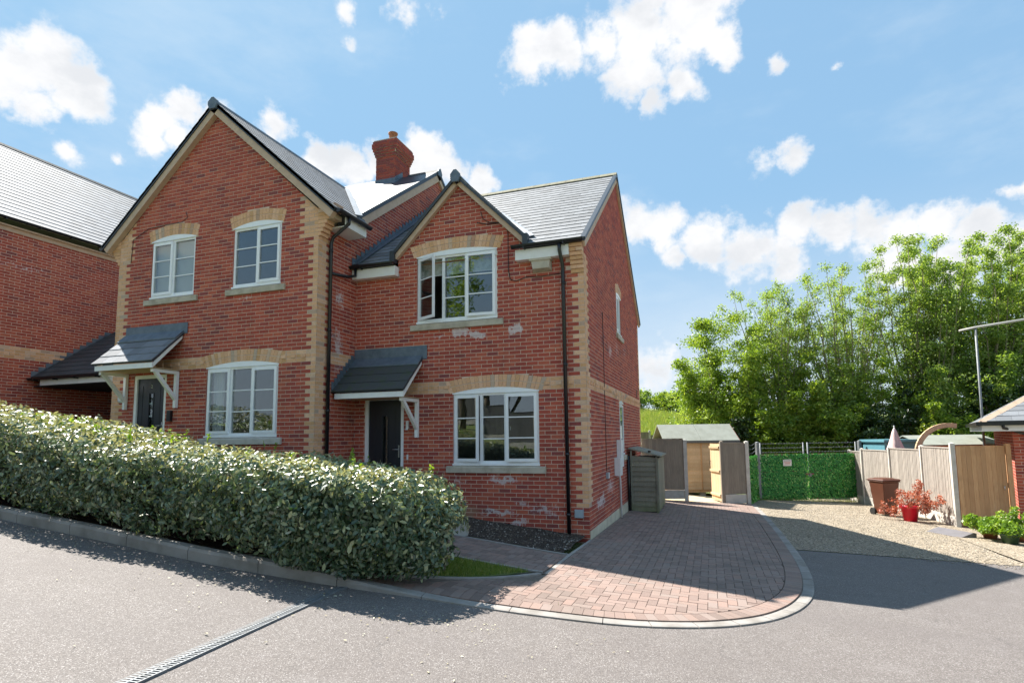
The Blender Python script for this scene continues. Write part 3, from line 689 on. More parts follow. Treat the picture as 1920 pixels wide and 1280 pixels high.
def arch(M, buff, u0, u1, vs_, H, rise, n=None):
    n = n or round((u1 - u0) / .078); c, hw = (u0 + u1) / 2, (u1 - u0) / 2
    f = lambda u: vs_ + rise * (1 - ((u - c) / hw) ** 2)
    for i in range(n):
        a, b = u0 + (u1 - u0) * i / n + .003, u0 + (u1 - u0) * (i + 1) / n - .003; r = random.random()
        ta, tb = (a - c) * .10, (b - c) * .10
        for (p, q) in ((0, .47), (.53, 1)):
            buff.add(M, [(a + ta * p, f(a) + H * p), (b + tb * p, f(b) + H * p), (b + tb * q, f(b) + H * q), (a + ta * q, f(a) + H * q)], .0085, 'buff', r)
def wall(M, rects, openings, tris, name, parent, m='mortar', reveal=.10):
    b = MB(M)
    for (u0, u1, v0, v1) in rects:
        us = sorted({u0, u1} | {x for o in openings for x in o[:2] if u0 < x < u1}); vs_ = sorted({v0, v1} | {x for o in openings for x in o[2:4] if v0 < x < v1})
        for i in range(len(us) - 1):
            for j in range(len(vs_) - 1):
                cu, cv = (us[i] + us[i + 1]) / 2, (vs_[j] + vs_[j + 1]) / 2
                if any(o[0] < cu < o[1] and o[2] < cv < o[3] for o in openings): continue
                b.quad([(us[i], vs_[j], 0), (us[i + 1], vs_[j], 0), (us[i + 1], vs_[j + 1], 0), (us[i], vs_[j + 1], 0)], m)
    for t in tris: b.quad([(x, y, 0) for x, y in t], m)
    for (a, c, v0, v1) in openings:
        d = -reveal
        b.quad([(a, v0, 0), (a, v1, 0), (a, v1, d), (a, v0, d)], 'brick', .4); b.quad([(c, v0, 0), (c, v0, d), (c, v1, d), (c, v1, 0)], 'brick', .5)
        b.quad([(a, v1, 0), (c, v1, 0), (c, v1, d), (a, v1, d)], 'buff', .4); b.quad([(a, v0, 0), (a, v0, d), (c, v0, d), (c, v0, 0)], 'mortar')
    return b.build(name, parent)
def window(par, M, u0, u1, v0, v1, lights, rise=.1, bars=2, sill=True, back=.9, curtain=None, sill_m='stone', sill_ext=(.13, .13)):
    """lights: list of (f0, f1, kind, opening angle, hinge side); M z axis points outwards"""
    b = MB(M); fw_ = .05; zf, zb = -.02, -.08; Wd = u1 - u0
    b.box((u0, v0, zb), (u0 + fw_, v1, zf), 'upvc'); b.box((u1 - fw_, v0, zb), (u1, v1, zf), 'upvc'); b.box((u0 + fw_, v0, zb), (u1 - fw_, v0 + fw_, zf), 'upvc'); b.box((u0 + fw_, v1 - fw_, zb), (u1 - fw_, v1, zf), 'upvc')
    b.box((u0 - .01, v0 - .035, zb), (u1 + .01, v0, zf + .035), 'upvc')
    for l in lights[:-1]:
        x = u0 + Wd * l[1]; b.box((x - .03, v0 + fw_, zb), (x + .03, v1 - fw_, zf - .002), 'upvc')
    w = b.build('window', par)
    if rise:
        hd = MB(M); c, hw = (u0 + u1) / 2, Wd / 2; pts = [(u0 - .01, v1 + .002, zb)] + [(c - hw + 2 * hw * k / 14, v1 + .012 + rise * (1 - (2 * k / 14 - 1) ** 2), zb) for k in range(15)] + [(u1 + .01, v1 + .002, zb)]
        hd.prism(pts, (0, 0, .006 - zb), 'upvc'); hd.box((u0 - .015, v1 - .008, zf), (u1 + .015, v1 + .014, zf + .03), 'upvc'); hd.build('arched_head', w)
    for (f0, f1, kind, ang, side) in lights:
        a = u0 + Wd * f0 + (.05 if f0 == 0 else .03) - .012; c = u0 + Wd * f1 - (.05 if f1 == 1 else .03) + .012; p, q = v0 + fw_ - .012, v1 - fw_ + .012; MM = M.copy(); zz = zf
        if kind == 'sash':
            sw = .055
            if ang:
                hx = a if side == 'L' else c; MM = M @ Matrix.Translation((hx, 0, zf)) @ Matrix.Rotation(R_(-ang if side == 'L' else ang), 4, 'Y') @ Matrix.Translation((-hx, 0, -zf))
            s = MB(MM); s.box((a, p, zf), (a + sw, q, zf + .028), 'upvc'); s.box((c - sw, p, zf), (c, q, zf + .028), 'upvc'); s.box((a + sw, p, zf), (c - sw, p + sw, zf + .028), 'upvc'); s.box((a + sw, q - sw, zf), (c - sw, q, zf + .028), 'upvc')
            s.build('sash', w); ga, gc, gp_, gq = a + sw - .003, c - sw + .003, p + sw - .003, q - sw + .003; gz = zf + .010; bf, bb = zf + .022, zf + .0105
        else: ga, gc, gp_, gq = a + .012, c - .012, p + .012, q - .012; gz = zb + .035; bf, bb = gz + .012, gz + .0005
        g_ = MB(MM); g_.box((ga, gp_, gz - .012), (gc, gq, gz), 'glass'); g_.build('pane', w)
        for k in range(bars):
            y = gp_ + (gq - gp_) * (k + 1) / (bars + 1); t = MB(MM); t.box((ga, y - .010, bb), (gc, y + .010, bf), 'upvc'); t.build('glazing_bar', w)
        if kind == 'sash' and ang:
            t = MB(MM); x = c - .075 if side == 'L' else a + .075; t.box((x - .008, (p + q) / 2 - .05, gz - .05), (x + .008, (p + q) / 2 + .02, gz - .03), 'steel'); t.build('window_catch', w)
    r = MB(M); x0, x1, y0, y1 = u0 - .35, u1 + .35, v0 - .5, v1 + .3; za, zk = -.105, -.105 - back * 2.2
    r.quad([(x0, y0, zk), (x1, y0, zk), (x1, y1, zk), (x0, y1, zk)], 'interior'); r.quad([(x0, y0, za), (x0, y0, zk), (x0, y1, zk), (x0, y1, za)], 'interior'); r.quad([(x1, y0, za), (x1, y1, za), (x1, y1, zk), (x1, y0, zk)], 'interior')
    r.quad([(x0, y1, za), (x0, y1, zk), (x1, y1, zk), (x1, y1, za)], 'interior'); r.quad([(x0, y0, za), (x1, y0, za), (x1, y0, zk), (x0, y0, zk)], 'interior_dark')
    for pl in ([(x0, y0), (u0, y0), (u0, y1), (x0, y1)], [(u1, y0), (x1, y0), (x1, y1), (u1, y1)], [(u0, y0), (u1, y0), (u1, v0), (u0, v0)], [(u0, v1), (u1, v1), (u1, y1), (u0, y1)]): r.quad([(a, b_, za) for a, b_ in pl], 'interior')
    r.build('room_lining', w)
    if curtain == 'blind':
        t = MB(M); n = int((v1 - v0) / .05)
        for k in range(n): y = v0 + .02 + k * .05; t.quad([(u0 + .03, y, -.13), (u1 - .03, y, -.13), (u1 - .03, y + .046, -.105), (u0 + .03, y + .046, -.105)], 'curtain')
        t.build('venetian_blind', w)
    elif curtain == 'roller':
        t = MB(M); t.box((u0 + .03, v1 - .36, -.125), (u1 - .03, v1, -.12), 'blind_pattern'); t.box((u0 + .03, v1 - .375, -.13), (u1 - .03, v1 - .36, -.115), 'curtain'); t.build('roller_blind', w)
    elif curtain == 'drape':
        t = MB(M)
        for (a, c) in ((u0 + .03, u0 + .30), (u1 - .16, u1 - .03)):
            n = 14; pts = [(a + (c - a) * k / n, -.15 + .018 * math.sin(k * 2.1)) for k in range(n + 1)]
            for k in range(n): t.quad([(pts[k][0], v0, pts[k][1]), (pts[k + 1][0], v0, pts[k + 1][1]), (pts[k + 1][0], v1, pts[k + 1][1]), (pts[k][0], v1, pts[k][1])], 'curtain')
        t.build('curtain', w)
    if sill:
        s = MB(M); a, c = u0 - sill_ext[0], u1 + sill_ext[1]; s.add([(a, v0 - .175, -.02), (c, v0 - .175, -.02), (c, v0 - .175, .05), (a, v0 - .175, .05), (a, v0 - .036, -.03), (c, v0 - .036, -.03), (c, v0 - .06, .052), (a, v0 - .06, .052)],
            [(0, 1, 2, 3), (4, 7, 6, 5), (3, 2, 6, 7), (1, 5, 6, 2), (0, 3, 7, 4), (0, 4, 5, 1)], sill_m); s.build('window_sill', par, bevel=.006)
    return w
def slates(M, polys, ps, m, expo=.24, wid=.30, thick=.016, ph=0):
    us = [p[0] for pl in polys for p in pl]; vs_ = [p[1] for pl in polys for p in pl]
    v = 0; k = 0
    while v < max(vs_):
        u = math.floor(min(us) / wid) * wid - wid + (wid / 2 if k % 2 else 0)
        while u < max(us):
            q = [(u + .0015, v), (u + wid - .0015, v), (u + wid - .0015, v + expo), (u + .0015, v + expo)]; u += wid
            for pl in polys:
                c = clip(q, pl)
                if len(c) < 3 or area(c) < .0015: continue
                full = (q[0][0], q[0][1], wid - .003, expo) if abs(area(c) - area(q)) < 1e-7 else None
                ps.add(M, c, thick + (0 if full else random.uniform(-.001, .001)), m, None, .011 / expo, full)
        v += expo; k += 1
def slab(b, M, poly, t, m):  # roof backing under the slates, t thick downwards
    b.M = M; b.prism([(x, y, -.002) for x, y in poly], (0, 0, -t), m); b.M = Matrix.Identity(4)
def gutter(par, x0, x1, y, z, axis='X', clips=True, r=.056):
    b = MB(); n = 8; P = [(math.cos(math.pi + math.pi * k / n) * r, math.sin(math.pi + math.pi * k / n) * r) for k in range(n + 1)]
    Q = [(p * .9, q * .9) for p, q in P][::-1]; prof = P + [(r, .006)] + [(r * .9, .006)] + Q + [(-r, .006)]
    if axis == 'X': a = [(x0, y + p, z + q) for p, q in prof]; v = (x1 - x0, 0, 0)
    else: a = [(y + p, x0, z + q) for p, q in prof]; v = (0, x1 - x0, 0)
    n = len(a); vv = Vector(v); A = [Vector(t) for t in a]
    b.add(A + [p + vv for p in A], [(i, (i + 1) % n, n + (i + 1) % n, n + i) for i in range(n)], 'black_plastic', .5, False)
    for e in (x0, x1):
        q = [(e, y + p, z + q_) for p, q_ in P] if axis == 'X' else [(y + p, e, z + q_) for p, q_ in P]
        b.quad(q, 'black_plastic')
    g_ = b.build('gutter', par)
    k = x0 + .25
    while clips and k < x1 - .1:
        c = MB(); (c.box((k - .012, y - r - .006, z - r - .02), (k + .012, y + r, z - r + .018), 'black_plastic') if axis == 'X' else c.box((y - r, k - .012, z - r - .02), (y + r + .006, k + .012, z - r + .018), 'black_plastic'))
        c.build('gutter_bracket', g_); k += .75
    return g_
def downpipe(par, pts, r=.034, brk=()):
    b = MB(); b.tube(pts, r, 'black_plastic', 12); o = b.build('downpipe', par)
    for (x, y, z) in brk:
        c = MB(); c.lathe((x, y, z - .025), [(0, 0), (r + .008, 0), (r + .008, .05), (0, .05)], 'black_plastic', 12); c.build('pipe_clip', o)
    return o
def door(par, M, u0, u1, v0, v1, kind):
    b = MB(M); f = .07
    b.box((u0, v0, -.09), (u0 + f, v1, -.01), 'upvc'); b.box((u1 - f, v0, -.09), (u1, v1, -.01), 'upvc'); b.box((u0 + f, v1 - f, -.09), (u1 - f, v1, -.01), 'upvc'); b.box((u0, v0 - .04, -.12), (u1, v0, .03), 'concrete')
    w = b.build('door_frame', par); d = MB(M); a, c, p, q = u0 + f, u1 - f, v0, v1 - f; gm = (a + c) / 2; gw = .055 if kind == 'L' else .06; g0, g1 = p + .42, q - .32
    for r4 in ((a, gm - gw, p, q), (gm + gw, c, p, q), (gm - gw, gm + gw, p, g0), (gm - gw, gm + gw, g1, q)): d.box((r4[0], r4[2], -.075), (r4[1], r4[3], -.045), 'door_grey')
    d.box((gm - gw - .02, g0 - .02, -.045), (gm - gw, g1 + .02, -.035), 'door_grey'); d.box((gm + gw, g0 - .02, -.045), (gm + gw + .02, g1 + .02, -.035), 'door_grey')
    for xx in (a + .14, c - .14): d.box((xx - .004, p + .2, -.045), (xx + .004, q - .15, -.041), 'interior_dark')
    dr = d.build('door', par)
    g_ = MB(M); g_.box((gm - gw, g0, -.066), (gm + gw, g1, -.056), 'glass'); g_.build('pane', dr)
    if kind == 'L':
        for yy, hh in ((g1 - .22, .03), (g1 - .48, .025)): t = MB(M); t.box((gm - gw, yy, -.058), (gm + gw, yy + hh, -.050), 'grey_plastic'); t.build('glass_divider', dr)
        cu = bpy.data.curves.new('door_number', 'FONT'); cu.body = '2'; cu.size = .10; cu.extrude = .002; cu.align_x = 'CENTER'; cu.materials.append(MATS['upvc_edge'])
        t_ = bpy.data.objects.new('tmp', cu); COL.objects.link(t_); bpy.context.view_layer.update(); me = bpy.data.meshes.new_from_object(t_.evaluated_get(bpy.context.evaluated_depsgraph_get())); bpy.data.objects.remove(t_); o = bpy.data.objects.new('door_number', me); COL.objects.link(o); o.parent = dr; o.matrix_local = Matrix.Translation(-base(par)) @ M @ Matrix.Translation((gm, q - .20, -.043))
    k = MB(M); x = c - .06; y = p + 1.0; k.box((x - .013, y - .12, -.045), (x + .013, y + .12, -.037), 'steel'); k.tube([(x, y + .04, -.04), (x, y + .04, .005), (x - .12, y + .04, .005)], .009, 'steel', 8); k.build('handle', dr)
    r = MB(M); r.box((u0, v0 - .05, -1.0), (u1, v1, -.10), 'interior_dark'); r.build('hall_lining', w)
    return w
def canopy(par, yw, x0, x1, zt, ze, proj, m, fl=.20, step_left=False, brackets=(0, 1)):
    """lean-to porch roof: slope from (yw, zt-fl) down to (yw-proj, ze)"""
    zs = zt - fl; sl_ = math.hypot(proj, zs - ze); v = Vector((0, proj, zs - ze)).normalized(); M = plane((x0, yw - proj, ze), (1, 0, 0), v); wd = x1 - x0
    b = MB(); slab(b, M, [(0, 0), (wd, 0), (wd, sl_), (0, sl_)], .03, 'verge_dark')
    c = b.build('canopy', par)
    ps = Pieces('slate', 'slates_rest', c); slates(M, [[(0, -.03), (wd, -.03), (wd, sl_), (0, sl_)]], ps, m, expo=sl_ / 4 + .001, wid=.30); ps.finish()
    f = MB(); f.box((x0, yw - .016, zs - .03), (x1 + .10, yw - .009, zt), 'lead'); f.prism([(x0, yw - .01, zs + .02), (x1, yw - .01, zs + .02), (x1, yw - .19, zs - .16), (x0, yw - .19, zs - .16)], (0, -.003, .026), 'lead')
    f.build('lead_flashing', c)
    g_ = MB(); fh = .10
    g_.box((x0 + .06, yw - proj + .03, ze - fh - .035), (x1 - .005, yw - proj + .052, ze - .035), 'white_paint'); g_.build('fascia', c)
    for xx in ((x1 - .03, x1 - .008), (x0 + .062, x0 + .084)):
        t = MB(); t.prism([(xx[0], yw - proj + .05, ze - .035), (xx[0], yw - proj + .05, ze - .13), (xx[0], yw - .03, zs - .14), (xx[0], yw - .03, zs - .05)], (xx[1] - xx[0], 0, 0), 'white_paint'); t.build('bargeboard', c)
    s = MB(); s.box((x0 + .085, yw - proj + .053, ze - .13), (x1 - .031, yw - .01, ze - .12), 'wood_tan'); s.build('soffit', c)
    for k in brackets:
        xx = (x0 + .12, x1 - .10)[k]; t = MB(); zz = ze - .14; w_ = .065; d_ = proj - .10
        t.box((xx - w_ / 2, yw - .075, zz - .75), (xx + w_ / 2, yw - .012, zz), 'white_paint'); t.box((xx - w_ / 2, yw - d_, zz - .065), (xx + w_ / 2, yw - .076, zz), 'white_paint')
        t.prism([(xx - w_ / 2 + .004, yw - d_ + .04, zz - .066), (xx - w_ / 2 + .004, yw - d_ + .13, zz - .066), (xx - w_ / 2 + .004, yw - .076, zz - .50), (xx - w_ / 2 + .004, yw - .076, zz - .60)], (w_ - .008, 0, 0), 'white_paint'); t.build('canopy_bracket', c)
    return c
def verge(par, A, B, nrm, w=.10, over=.05, dark=.045):
    """sloping verge from A (low) to B (high) on a gable whose outward normal is nrm; A,B at the roof surface"""
    A, B, n = Vector(A), Vector(B), Vector(nrm); d = (B - A).normalized(); dn = d.cross(n); dn = dn if dn.z < 0 else -dn
    b = MB(); o = A - n * .02; b.prism([o + dn * .0 - dn * .025, B - n * .02 - dn * .025, B - n * .02 + dn * dark, o + dn * dark], n * (over + .03), 'verge_dark'); b.build('verge_trim', par)
    b = MB(); o = A + dn * (dark + .001); e = B + dn * (dark + .001); b.prism([o, e, e + dn * w, o + dn * w], n * (over - .012), 'verge_beige'); b.build('verge_board', par)

# ------------------------------------------------------------------ right-hand house
HR = thing('brick_house', 'red brick house nearest the drive, small front gable over a white three-light window', 'house', (-2.4, 3.9, h(-2.4, 0)))
redR = Pieces('brick', 'brickwork', HR); bufR = Pieces('buff_brick', 'buff_brickwork', HR)
MF = plane((0, -.0, 0), (1, 0, 0), (0, 0, 1)); MF.translation = Vector((0, .006, 0))
zoff = Z0 - 35 * CH - .0  # course grid: v = k*CH + Z0 - 35*CH -> 0.05
MFb = MF @ Matrix.Translation((0, Z0 - 36 * CH, 0)); vz = lambda z: z - (Z0 - 36 * CH); BR = 36
def styR(uc, k):
    if k == BR or k == BR + 2: return 'buff'
    if k == BR + 1: return 'dentil' if uc < -.25 else 'buff'
    if BR - 28 <= k < BR + 28 and uc > -.235 + (.0 if k % 2 == 0 else .1125): return 'buff'
    if k >= BR + 28 and uc > -.24: return 'skip'
    return 'brick'
opR = [(-2.62, -.90, 1.29, 2.655), (-3.42, -1.70, 4.07, 5.43), (-4.60, -3.70, .50, 2.655)]
opRb = [(a, b, vz(c), vz(d)) for a, b, c, d in opR]
arR = [(-2.69, -.83, vz(2.655), .235, .10), (-3.49, -1.63, vz(5.43), .235, .10)]
rect = lambda u0, u1, v0, v1: [(u0, v0), (u1, v0), (u1, v1), (u0, v1)]
ZE = vz(5.3)
bricks(MFb, [rect(-4.86, 0, 0, ZE), [(-3.86, ZE), (-1.14, ZE), (-1.14, vz(5.42)), (-2.5, vz(6.82)), (-3.86, vz(5.42))]], (0, 95), (-4.9, 0), redR, bufR, opRb, arR, styR)
for a in arR: arch(MFb, bufR, *a)
wall(MF, [(-4.86, 0, -.1, 5.3)], [(a, b, c, min(d, 5.299)) for a, b, c, d in opR], [[(-3.86, 5.3), (-3.42, 5.3), (-3.42, 5.88), (-3.86, 5.42)], [(-1.70, 5.3), (-1.14, 5.3), (-1.14, 5.42), (-1.70, 5.99)], [(-3.42, 5.43), (-1.70, 5.43), (-1.70, 5.99), (-2.5, 6.82), (-3.42, 5.88)]], 'front_wall', HR)
# side wall
MS = plane((-.006, 0, 0), (0, 1, 0), (0, 0, 1)); MSb = MS @ Matrix.Translation((0, Z0 - 36 * CH, 0))
def styS(uc, k):
    if k == BR or k == BR + 2: return 'buff'
    if k == BR + 1: return 'dentil'
    if BR - 28 <= k < BR + 33 and uc < .235 - (.0 if k % 2 == 1 else .1125): return 'buff'
    if BR - 28 <= k < BR + 33 and uc > 7.9 - .2: return 'buff'
    return 'brick'
opS = [(3.66, 4.40, 4.30, 5.28), (3.70, 4.34, 1.35, 2.60)]
arS = [(3.60, 4.46, vz(5.28), .22, .07), (3.64, 4.40, vz(2.60), .22, .07)]
gabS = [(0, vz(.17)), (7.9, vz(.17)), (7.9, vz(5.36)), (3.95, vz(8.33)), (0, vz(5.36))]
bricks(MSb, [gabS], (2, 130), (0, 7.9), redR, bufR, [(a, b, vz(c), vz(d)) for a, b, c, d in opS], arS, styS)
for a in arS: arch(MSb, bufR, *a)
wall(MS, [(0, 7.9, -.4, 5.36)], [(3.66, 4.40, 4.30, 5.28), (3.70, 4.34, 1.35, 2.60)], [[(0, 5.36), (7.9, 5.36), (3.95, 8.33)]], 'side_wall', HR)
b = MB(); b.box((-4.86, 7.88, -.4), (-.01, 7.9, 5.3), 'mortar'); b.build('back_wall', HR)
# kneeler: buff courses stepping forward under the eave at the corner
for i in range(7):
    z = Z0 + 28 * CH + i * CH; out = .022 * (i + 1) if i < 6 else .15
    for x0_, x1_ in (((-.24, -.125), (-.12, -.004)) if i % 2 else ((-.24, -.004),)):
        b = MB(); b.box((x0_, -out, z + .004), (x1_, .02, z + .071), 'buff'); b.build('kneeler_brick', HR)
b = MB(); b.box((-.238, -.01, Z0 + 28 * CH), (-.006, .02, 5.3), 'buffmortar'); b.build('kneeler_core', HR)
redR.finish(); bufR.finish()
b = MB(); b.box((-.003, .03, -.35), (.012, 7.9, .165), 'render_beige'); b.build('plinth', HR)
L3 = lambda a=0, b_=0, c=0: [(0, .335, 'sash', a, 'L'), (.335, .62, 'fixed', b_, 'L'), (.62, 1, 'sash', c, 'R')]
window(HR, MF, -2.62, -.90, 1.33, 2.655, L3(7, 0, 4), rise=.10, curtain=None)
window(HR, MF, -3.42, -1.70, 4.11, 5.43, L3(26, 0, 4), rise=.10, curtain='roller')
window(HR, MS, 3.66, 4.40, 4.34, 5.28, [(0, .5, 'sash', 0, 'L'), (.5, 1, 'fixed', 0, 'L')], rise=.07, bars=0, sill_m='stone')
window(HR, MS, 3.70, 4.34, 1.39, 2.60, [(0, 1, 'sash', 0, 'L')], rise=.07, bars=0)
door(HR, MF, -4.60, -3.70, .56, 2.655, 'R')
# roofs
r = MB(); sl0 = .745; vdir = Vector((0, 1, sl0)).normalized(); kk_ = math.hypot(1, sl0)
MRF = plane((0, -.17, 5.355), (1, 0, 0), vdir); dep = lambda y: (y + .17) * kk_
top = dep(4.02)
pfs = [[(-4.86, 0), (-3.88, 0), (-3.88, top), (-4.86, top)], [(-1.12, 0), (.055, 0), (.055, top), (-1.12, top)], [(-3.88, dep(.14)), (-2.5, dep(2.05)), (-2.5, top), (-3.88, top)], [(-2.5, dep(2.05)), (-1.12, dep(.14)), (-1.12, top), (-2.5, top)]]
for p in pfs: slab(r, MRF, p, .05, 'verge_dark')
MRB = plane((.055, 8.15, 5.38), (-1, 0, 0), (0, -1, .757)); tb = math.hypot(4.13, 3.13); slab(r, MRB, [(0, 0), (4.9, 0), (4.9, tb), (0, tb)], .05, 'verge_dark')
gs = (6.98 - 5.56) / 1.42; gk = math.hypot(1, gs); vR = Vector((-1, 0, gs)).normalized(); vL = Vector((1, 0, gs)).normalized()
MGR = plane((-1.08, 0, 5.56), (0, 1, 0), vR); slab(r, MGR, [(-.13, 0), (.12, 0), (2.06, 1.42 * gk), (-.13, 1.42 * gk)], .04, 'verge_dark')
MGL = plane((-3.92, 0, 5.56), (0, -1, 0), vL); slab(r, MGL, [(.13, 0), (.13, 1.42 * gk), (-2.06, 1.42 * gk), (-.12, 0)], .04, 'verge_dark')
RR = r.build('roof', HR)
psR = Pieces('slate', 'slates_rest', RR)
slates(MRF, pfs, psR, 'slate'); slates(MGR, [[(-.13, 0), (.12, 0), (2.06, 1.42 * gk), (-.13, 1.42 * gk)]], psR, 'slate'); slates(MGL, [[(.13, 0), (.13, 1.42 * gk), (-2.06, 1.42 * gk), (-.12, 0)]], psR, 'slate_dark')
psR.finish()
def ridge(par, A, B, w=.13, m='slate', L=.45, drop=.09):
    A, B = Vector(A), Vector(B); d = (B - A); n = max(1, round(d.length / L)); s = d.normalized(); side = s.cross(Vector((0, 0, 1))).normalized()
    for k in range(n):
        p, q = A + d * (k / n) + s * .003, A + d * ((k + 1) / n) - s * .003; b = MB(); u_ = Vector((0, 0, 1))
        b.prism([p + side * w - u_ * drop, p + side * .03 + u_ * .012, p - side * .03 + u_ * .012, p - side * w - u_ * drop, p - side * w - u_ * (drop + .014), p - u_ * .005, p + side * w - u_ * (drop + .014)], q - p, m); b.build('ridge_tile', par)
ridge(RR, (-4.8, 4.0, 8.50), (.06, 4.0, 8.50), m='lichen'); ridge(RR, (-2.5, -.14, 7.02), (-2.5, 2.0, 7.02), m='lead', w=.12, drop=.11)
def capend(par, p, m='lead', s=.1):
    b = MB(); x, y, z = p; b.prism([(x - s, y, z - .10), (x - s * .65, y, z - .20), (x + s * .65, y, z - .20), (x + s, y, z - .10), (x + s, y, z - .04), (x + .03, y, z + .045), (x - .03, y, z + .045), (x - s, y, z - .04)], (0, -.05, 0), m); b.build('ridge_end_cap', par)
capend(RR, (-2.5, -.13, 7.02))
# valley lead left and right of the gablet
for sx in (-1, 1):
    b = MB(); f = lambda t, w_: Vector((-2.5 + sx * (1.40 - 1.38 * t) + sx * w_, .14 + (2.03 - .14) * t - abs(w_) * .0, 5.59 + (7.0 - 5.59) * t + .03)); A, B = f(0, 0), f(.96, 0)
    b.prism([A + Vector((sx * .13, -.02, .0)), B + Vector((sx * .13, 0, .0)), B, A], (0, -.012, .02), 'lead'); b.build('valley_lead', RR)
    b = MB(); x = -2.5 + sx * 1.37; b.box((min(x, x + sx * .10), -.15, 5.36), (max(x, x + sx * .10), -.02, 5.60), 'verge_dark'); b.build('verge_foot', RR)
b = MB(); b.box((-1.11, -.06, 5.40), (-.98, .10, 5.50), 'lead'); b.build('lead_flashing', RR)
verge(HR, (-3.95, 0, 5.53), (-2.5, 0, 6.985), (0, -1, 0), over=.10, w=.09); verge(HR, (-1.05, 0, 5.53), (-2.5, 0, 6.985), (0, -1, 0), over=.10, w=.09)
verge(HR, (0, -.16, 5.36), (0, 4.0, 8.46), (1, 0, 0), over=.06, w=.13, dark=.03); verge(HR, (0, 8.15, 5.36), (0, 4.0, 8.46), (1, 0, 0), over=.06, w=.08, dark=.06)
for (a, c) in ((-1.27, -.245), (-4.85, -3.84)):
    b = MB(); b.box((a, -.155, 5.09), (c, -.135, 5.285), 'white_paint'); b.build('fascia', HR); b = MB(); b.box((a, -.134, 5.09), (c, -.008, 5.105), 'white_paint'); b.build('soffit', HR)
    for e in (a, c - .02): b = MB(); b.box((e, -.134, 5.106), (e + .02, -.008, 5.285), 'white_paint'); b.build('fascia_end', HR)
gutter(HR, -1.32, .04, -.215, 5.345); gutter(HR, -4.86, -3.84, -.215, 5.345)
downpipe(HR, [(-.40, -.215, 5.30), (-.40, -.215, 5.17), (-.385, -.06, 4.93), (-.385, -.05, 4.80), (-.36, -.05, .02)], brk=[(-.375, -.05, 4.6), (-.37, -.05, 3.1), (-.365, -.05, 1.5), (-.362, -.05, .45)])
canopy(HR, 0, -4.86, -3.28, 3.64, 2.72, .74, 'mossy_slate', fl=.24, brackets=(1,))
b = MB()                                          # stepped lead where the porch meets the side wall of the taller house
for k in range(8):
    y0 = -.74 + k * .085; z = 2.76 + k * .085; b.box((-4.853, y0, z), (-4.846, y0 + .10, z + .16), 'lead')
b.build('stepped_flashing', HR)
b = MB()
for k in range(24):
    y0 = -.17 + k * .15; z = 5.36 + .745 * (y0 + .17); b.box((-4.851, y0, z), (-4.840, y0 + .17, z + .20), 'lead')
b.prism([(-4.84, -.17, 5.40), (-4.70, -.17, 5.40), (-4.70, 3.5, 5.40 + .745 * 3.67), (-4.84, 3.5, 5.40 + .745 * 3.67)], (0, -.006, .012), 'lead'); b.build('stepped_flashing', HR)
# small fittings on the walls
b = MB(); b.box((-.255, -.055, .40), (-.10, -.004, .54), 'grey_plastic'); b.box((-.245, -.062, .41), (-.11, -.0555, .53), 'grey_plastic', .9); b.build('meter_box', HR)
b = MB(); b.add([(-.98, -.005, 4.86), (-.60, -.005, 4.86), (-.60, -.005, 5.09), (-.98, -.005, 5.09), (-.94, -.13, 4.90), (-.63, -.13, 4.90), (-.61, -.13, 5.07), (-.97, -.13, 5.07)], [(4, 5, 6, 7), (0, 1, 5, 4), (1, 2, 6, 5), (2, 3, 7, 6), (3, 0, 4, 7)], 'stone'); b.box((-1.0, -.15, 5.05), (-.58, -.006, 5.10), 'stone'); b.build('swift_box', HR)
b = MB(); b.tube([(-2.1, -.012, 5.99), (-1.9, -.012, 5.93), (-1.62, -.012, 5.92), (-1.50, -.02, 5.84), (-1.46, -.012, 5.7), (-1.455, -.012, 4.95), (-1.42, -.012, 4.78), (-1.3, -.012, 4.74), (-1.1, -.012, 4.80), (-.8, -.012, 4.78), (-.42, -.012, 4.80)], .008, 'cable', 6)
b.tube([(-2.02, -.012, 6.2), (-1.98, -.012, 6.05), (-1.85, -.012, 5.96), (-1.62, -.012, 5.92)], .007, 'cable', 6); b.build('phone_cable', HR)
b = MB(); b.box((-3.62, -.05, 2.0), (-3.57, -.006, 2.16), 'upvc_edge'); b.lathe((-3.60, -.05, 1.98), [(0, 0), (.03, 0), (.03, .03), (0, .03)], 'meter_white', 10); b.build('wall_lantern', HR)
b = MB(); b.box((-3.61, -.03, 1.40), (-3.585, -.004, 1.50), 'meter_white'); b.build('doorbell', HR)
b = MB(); b.box((.002, 3.12, 1.10), (.10, 3.50, 1.72), 'meter_white'); b.build('meter_box', HR)
b = MB(); b.box((.002, 2.74, .93), (.13, 3.06, 1.32), 'meter_white'); b.box((.131, 2.77, .96), (.137, 3.03, 1.29), 'meter_white', .8); b.build('meter_box', HR)
b = MB(); b.tube([(.05, 3.1, .93), (.05, 3.2, .80), (.05, 3.26, -.14)], .022, 'meter_white', 8); b.build('meter_pipe', HR)
b = MB(); b.tube([(.01, 1.72, 1.1), (.01, 1.70, 4.4)], .007, 'cable', 6); b.build('wall_cable', HR)
b = MB(); b.box((.002, 1.67, .95), (.05, 1.83, 1.07), 'grey_plastic'); b.box((.051, 1.72, .955), (.055, 1.79, 1.06), 'upvc'); b.build('outside_socket', HR)
b = MB(); b.tube([(.045, 4.62, -.1), (.045, 4.62, 1.3)], .034, 'black_plastic', 10); b.build('waste_pipe', HR)
b = MB(); b.box((.002, 7.0, 2.95), (.012, 7.22, 3.17), 'iron_red'); b.build('air_vent', HR)

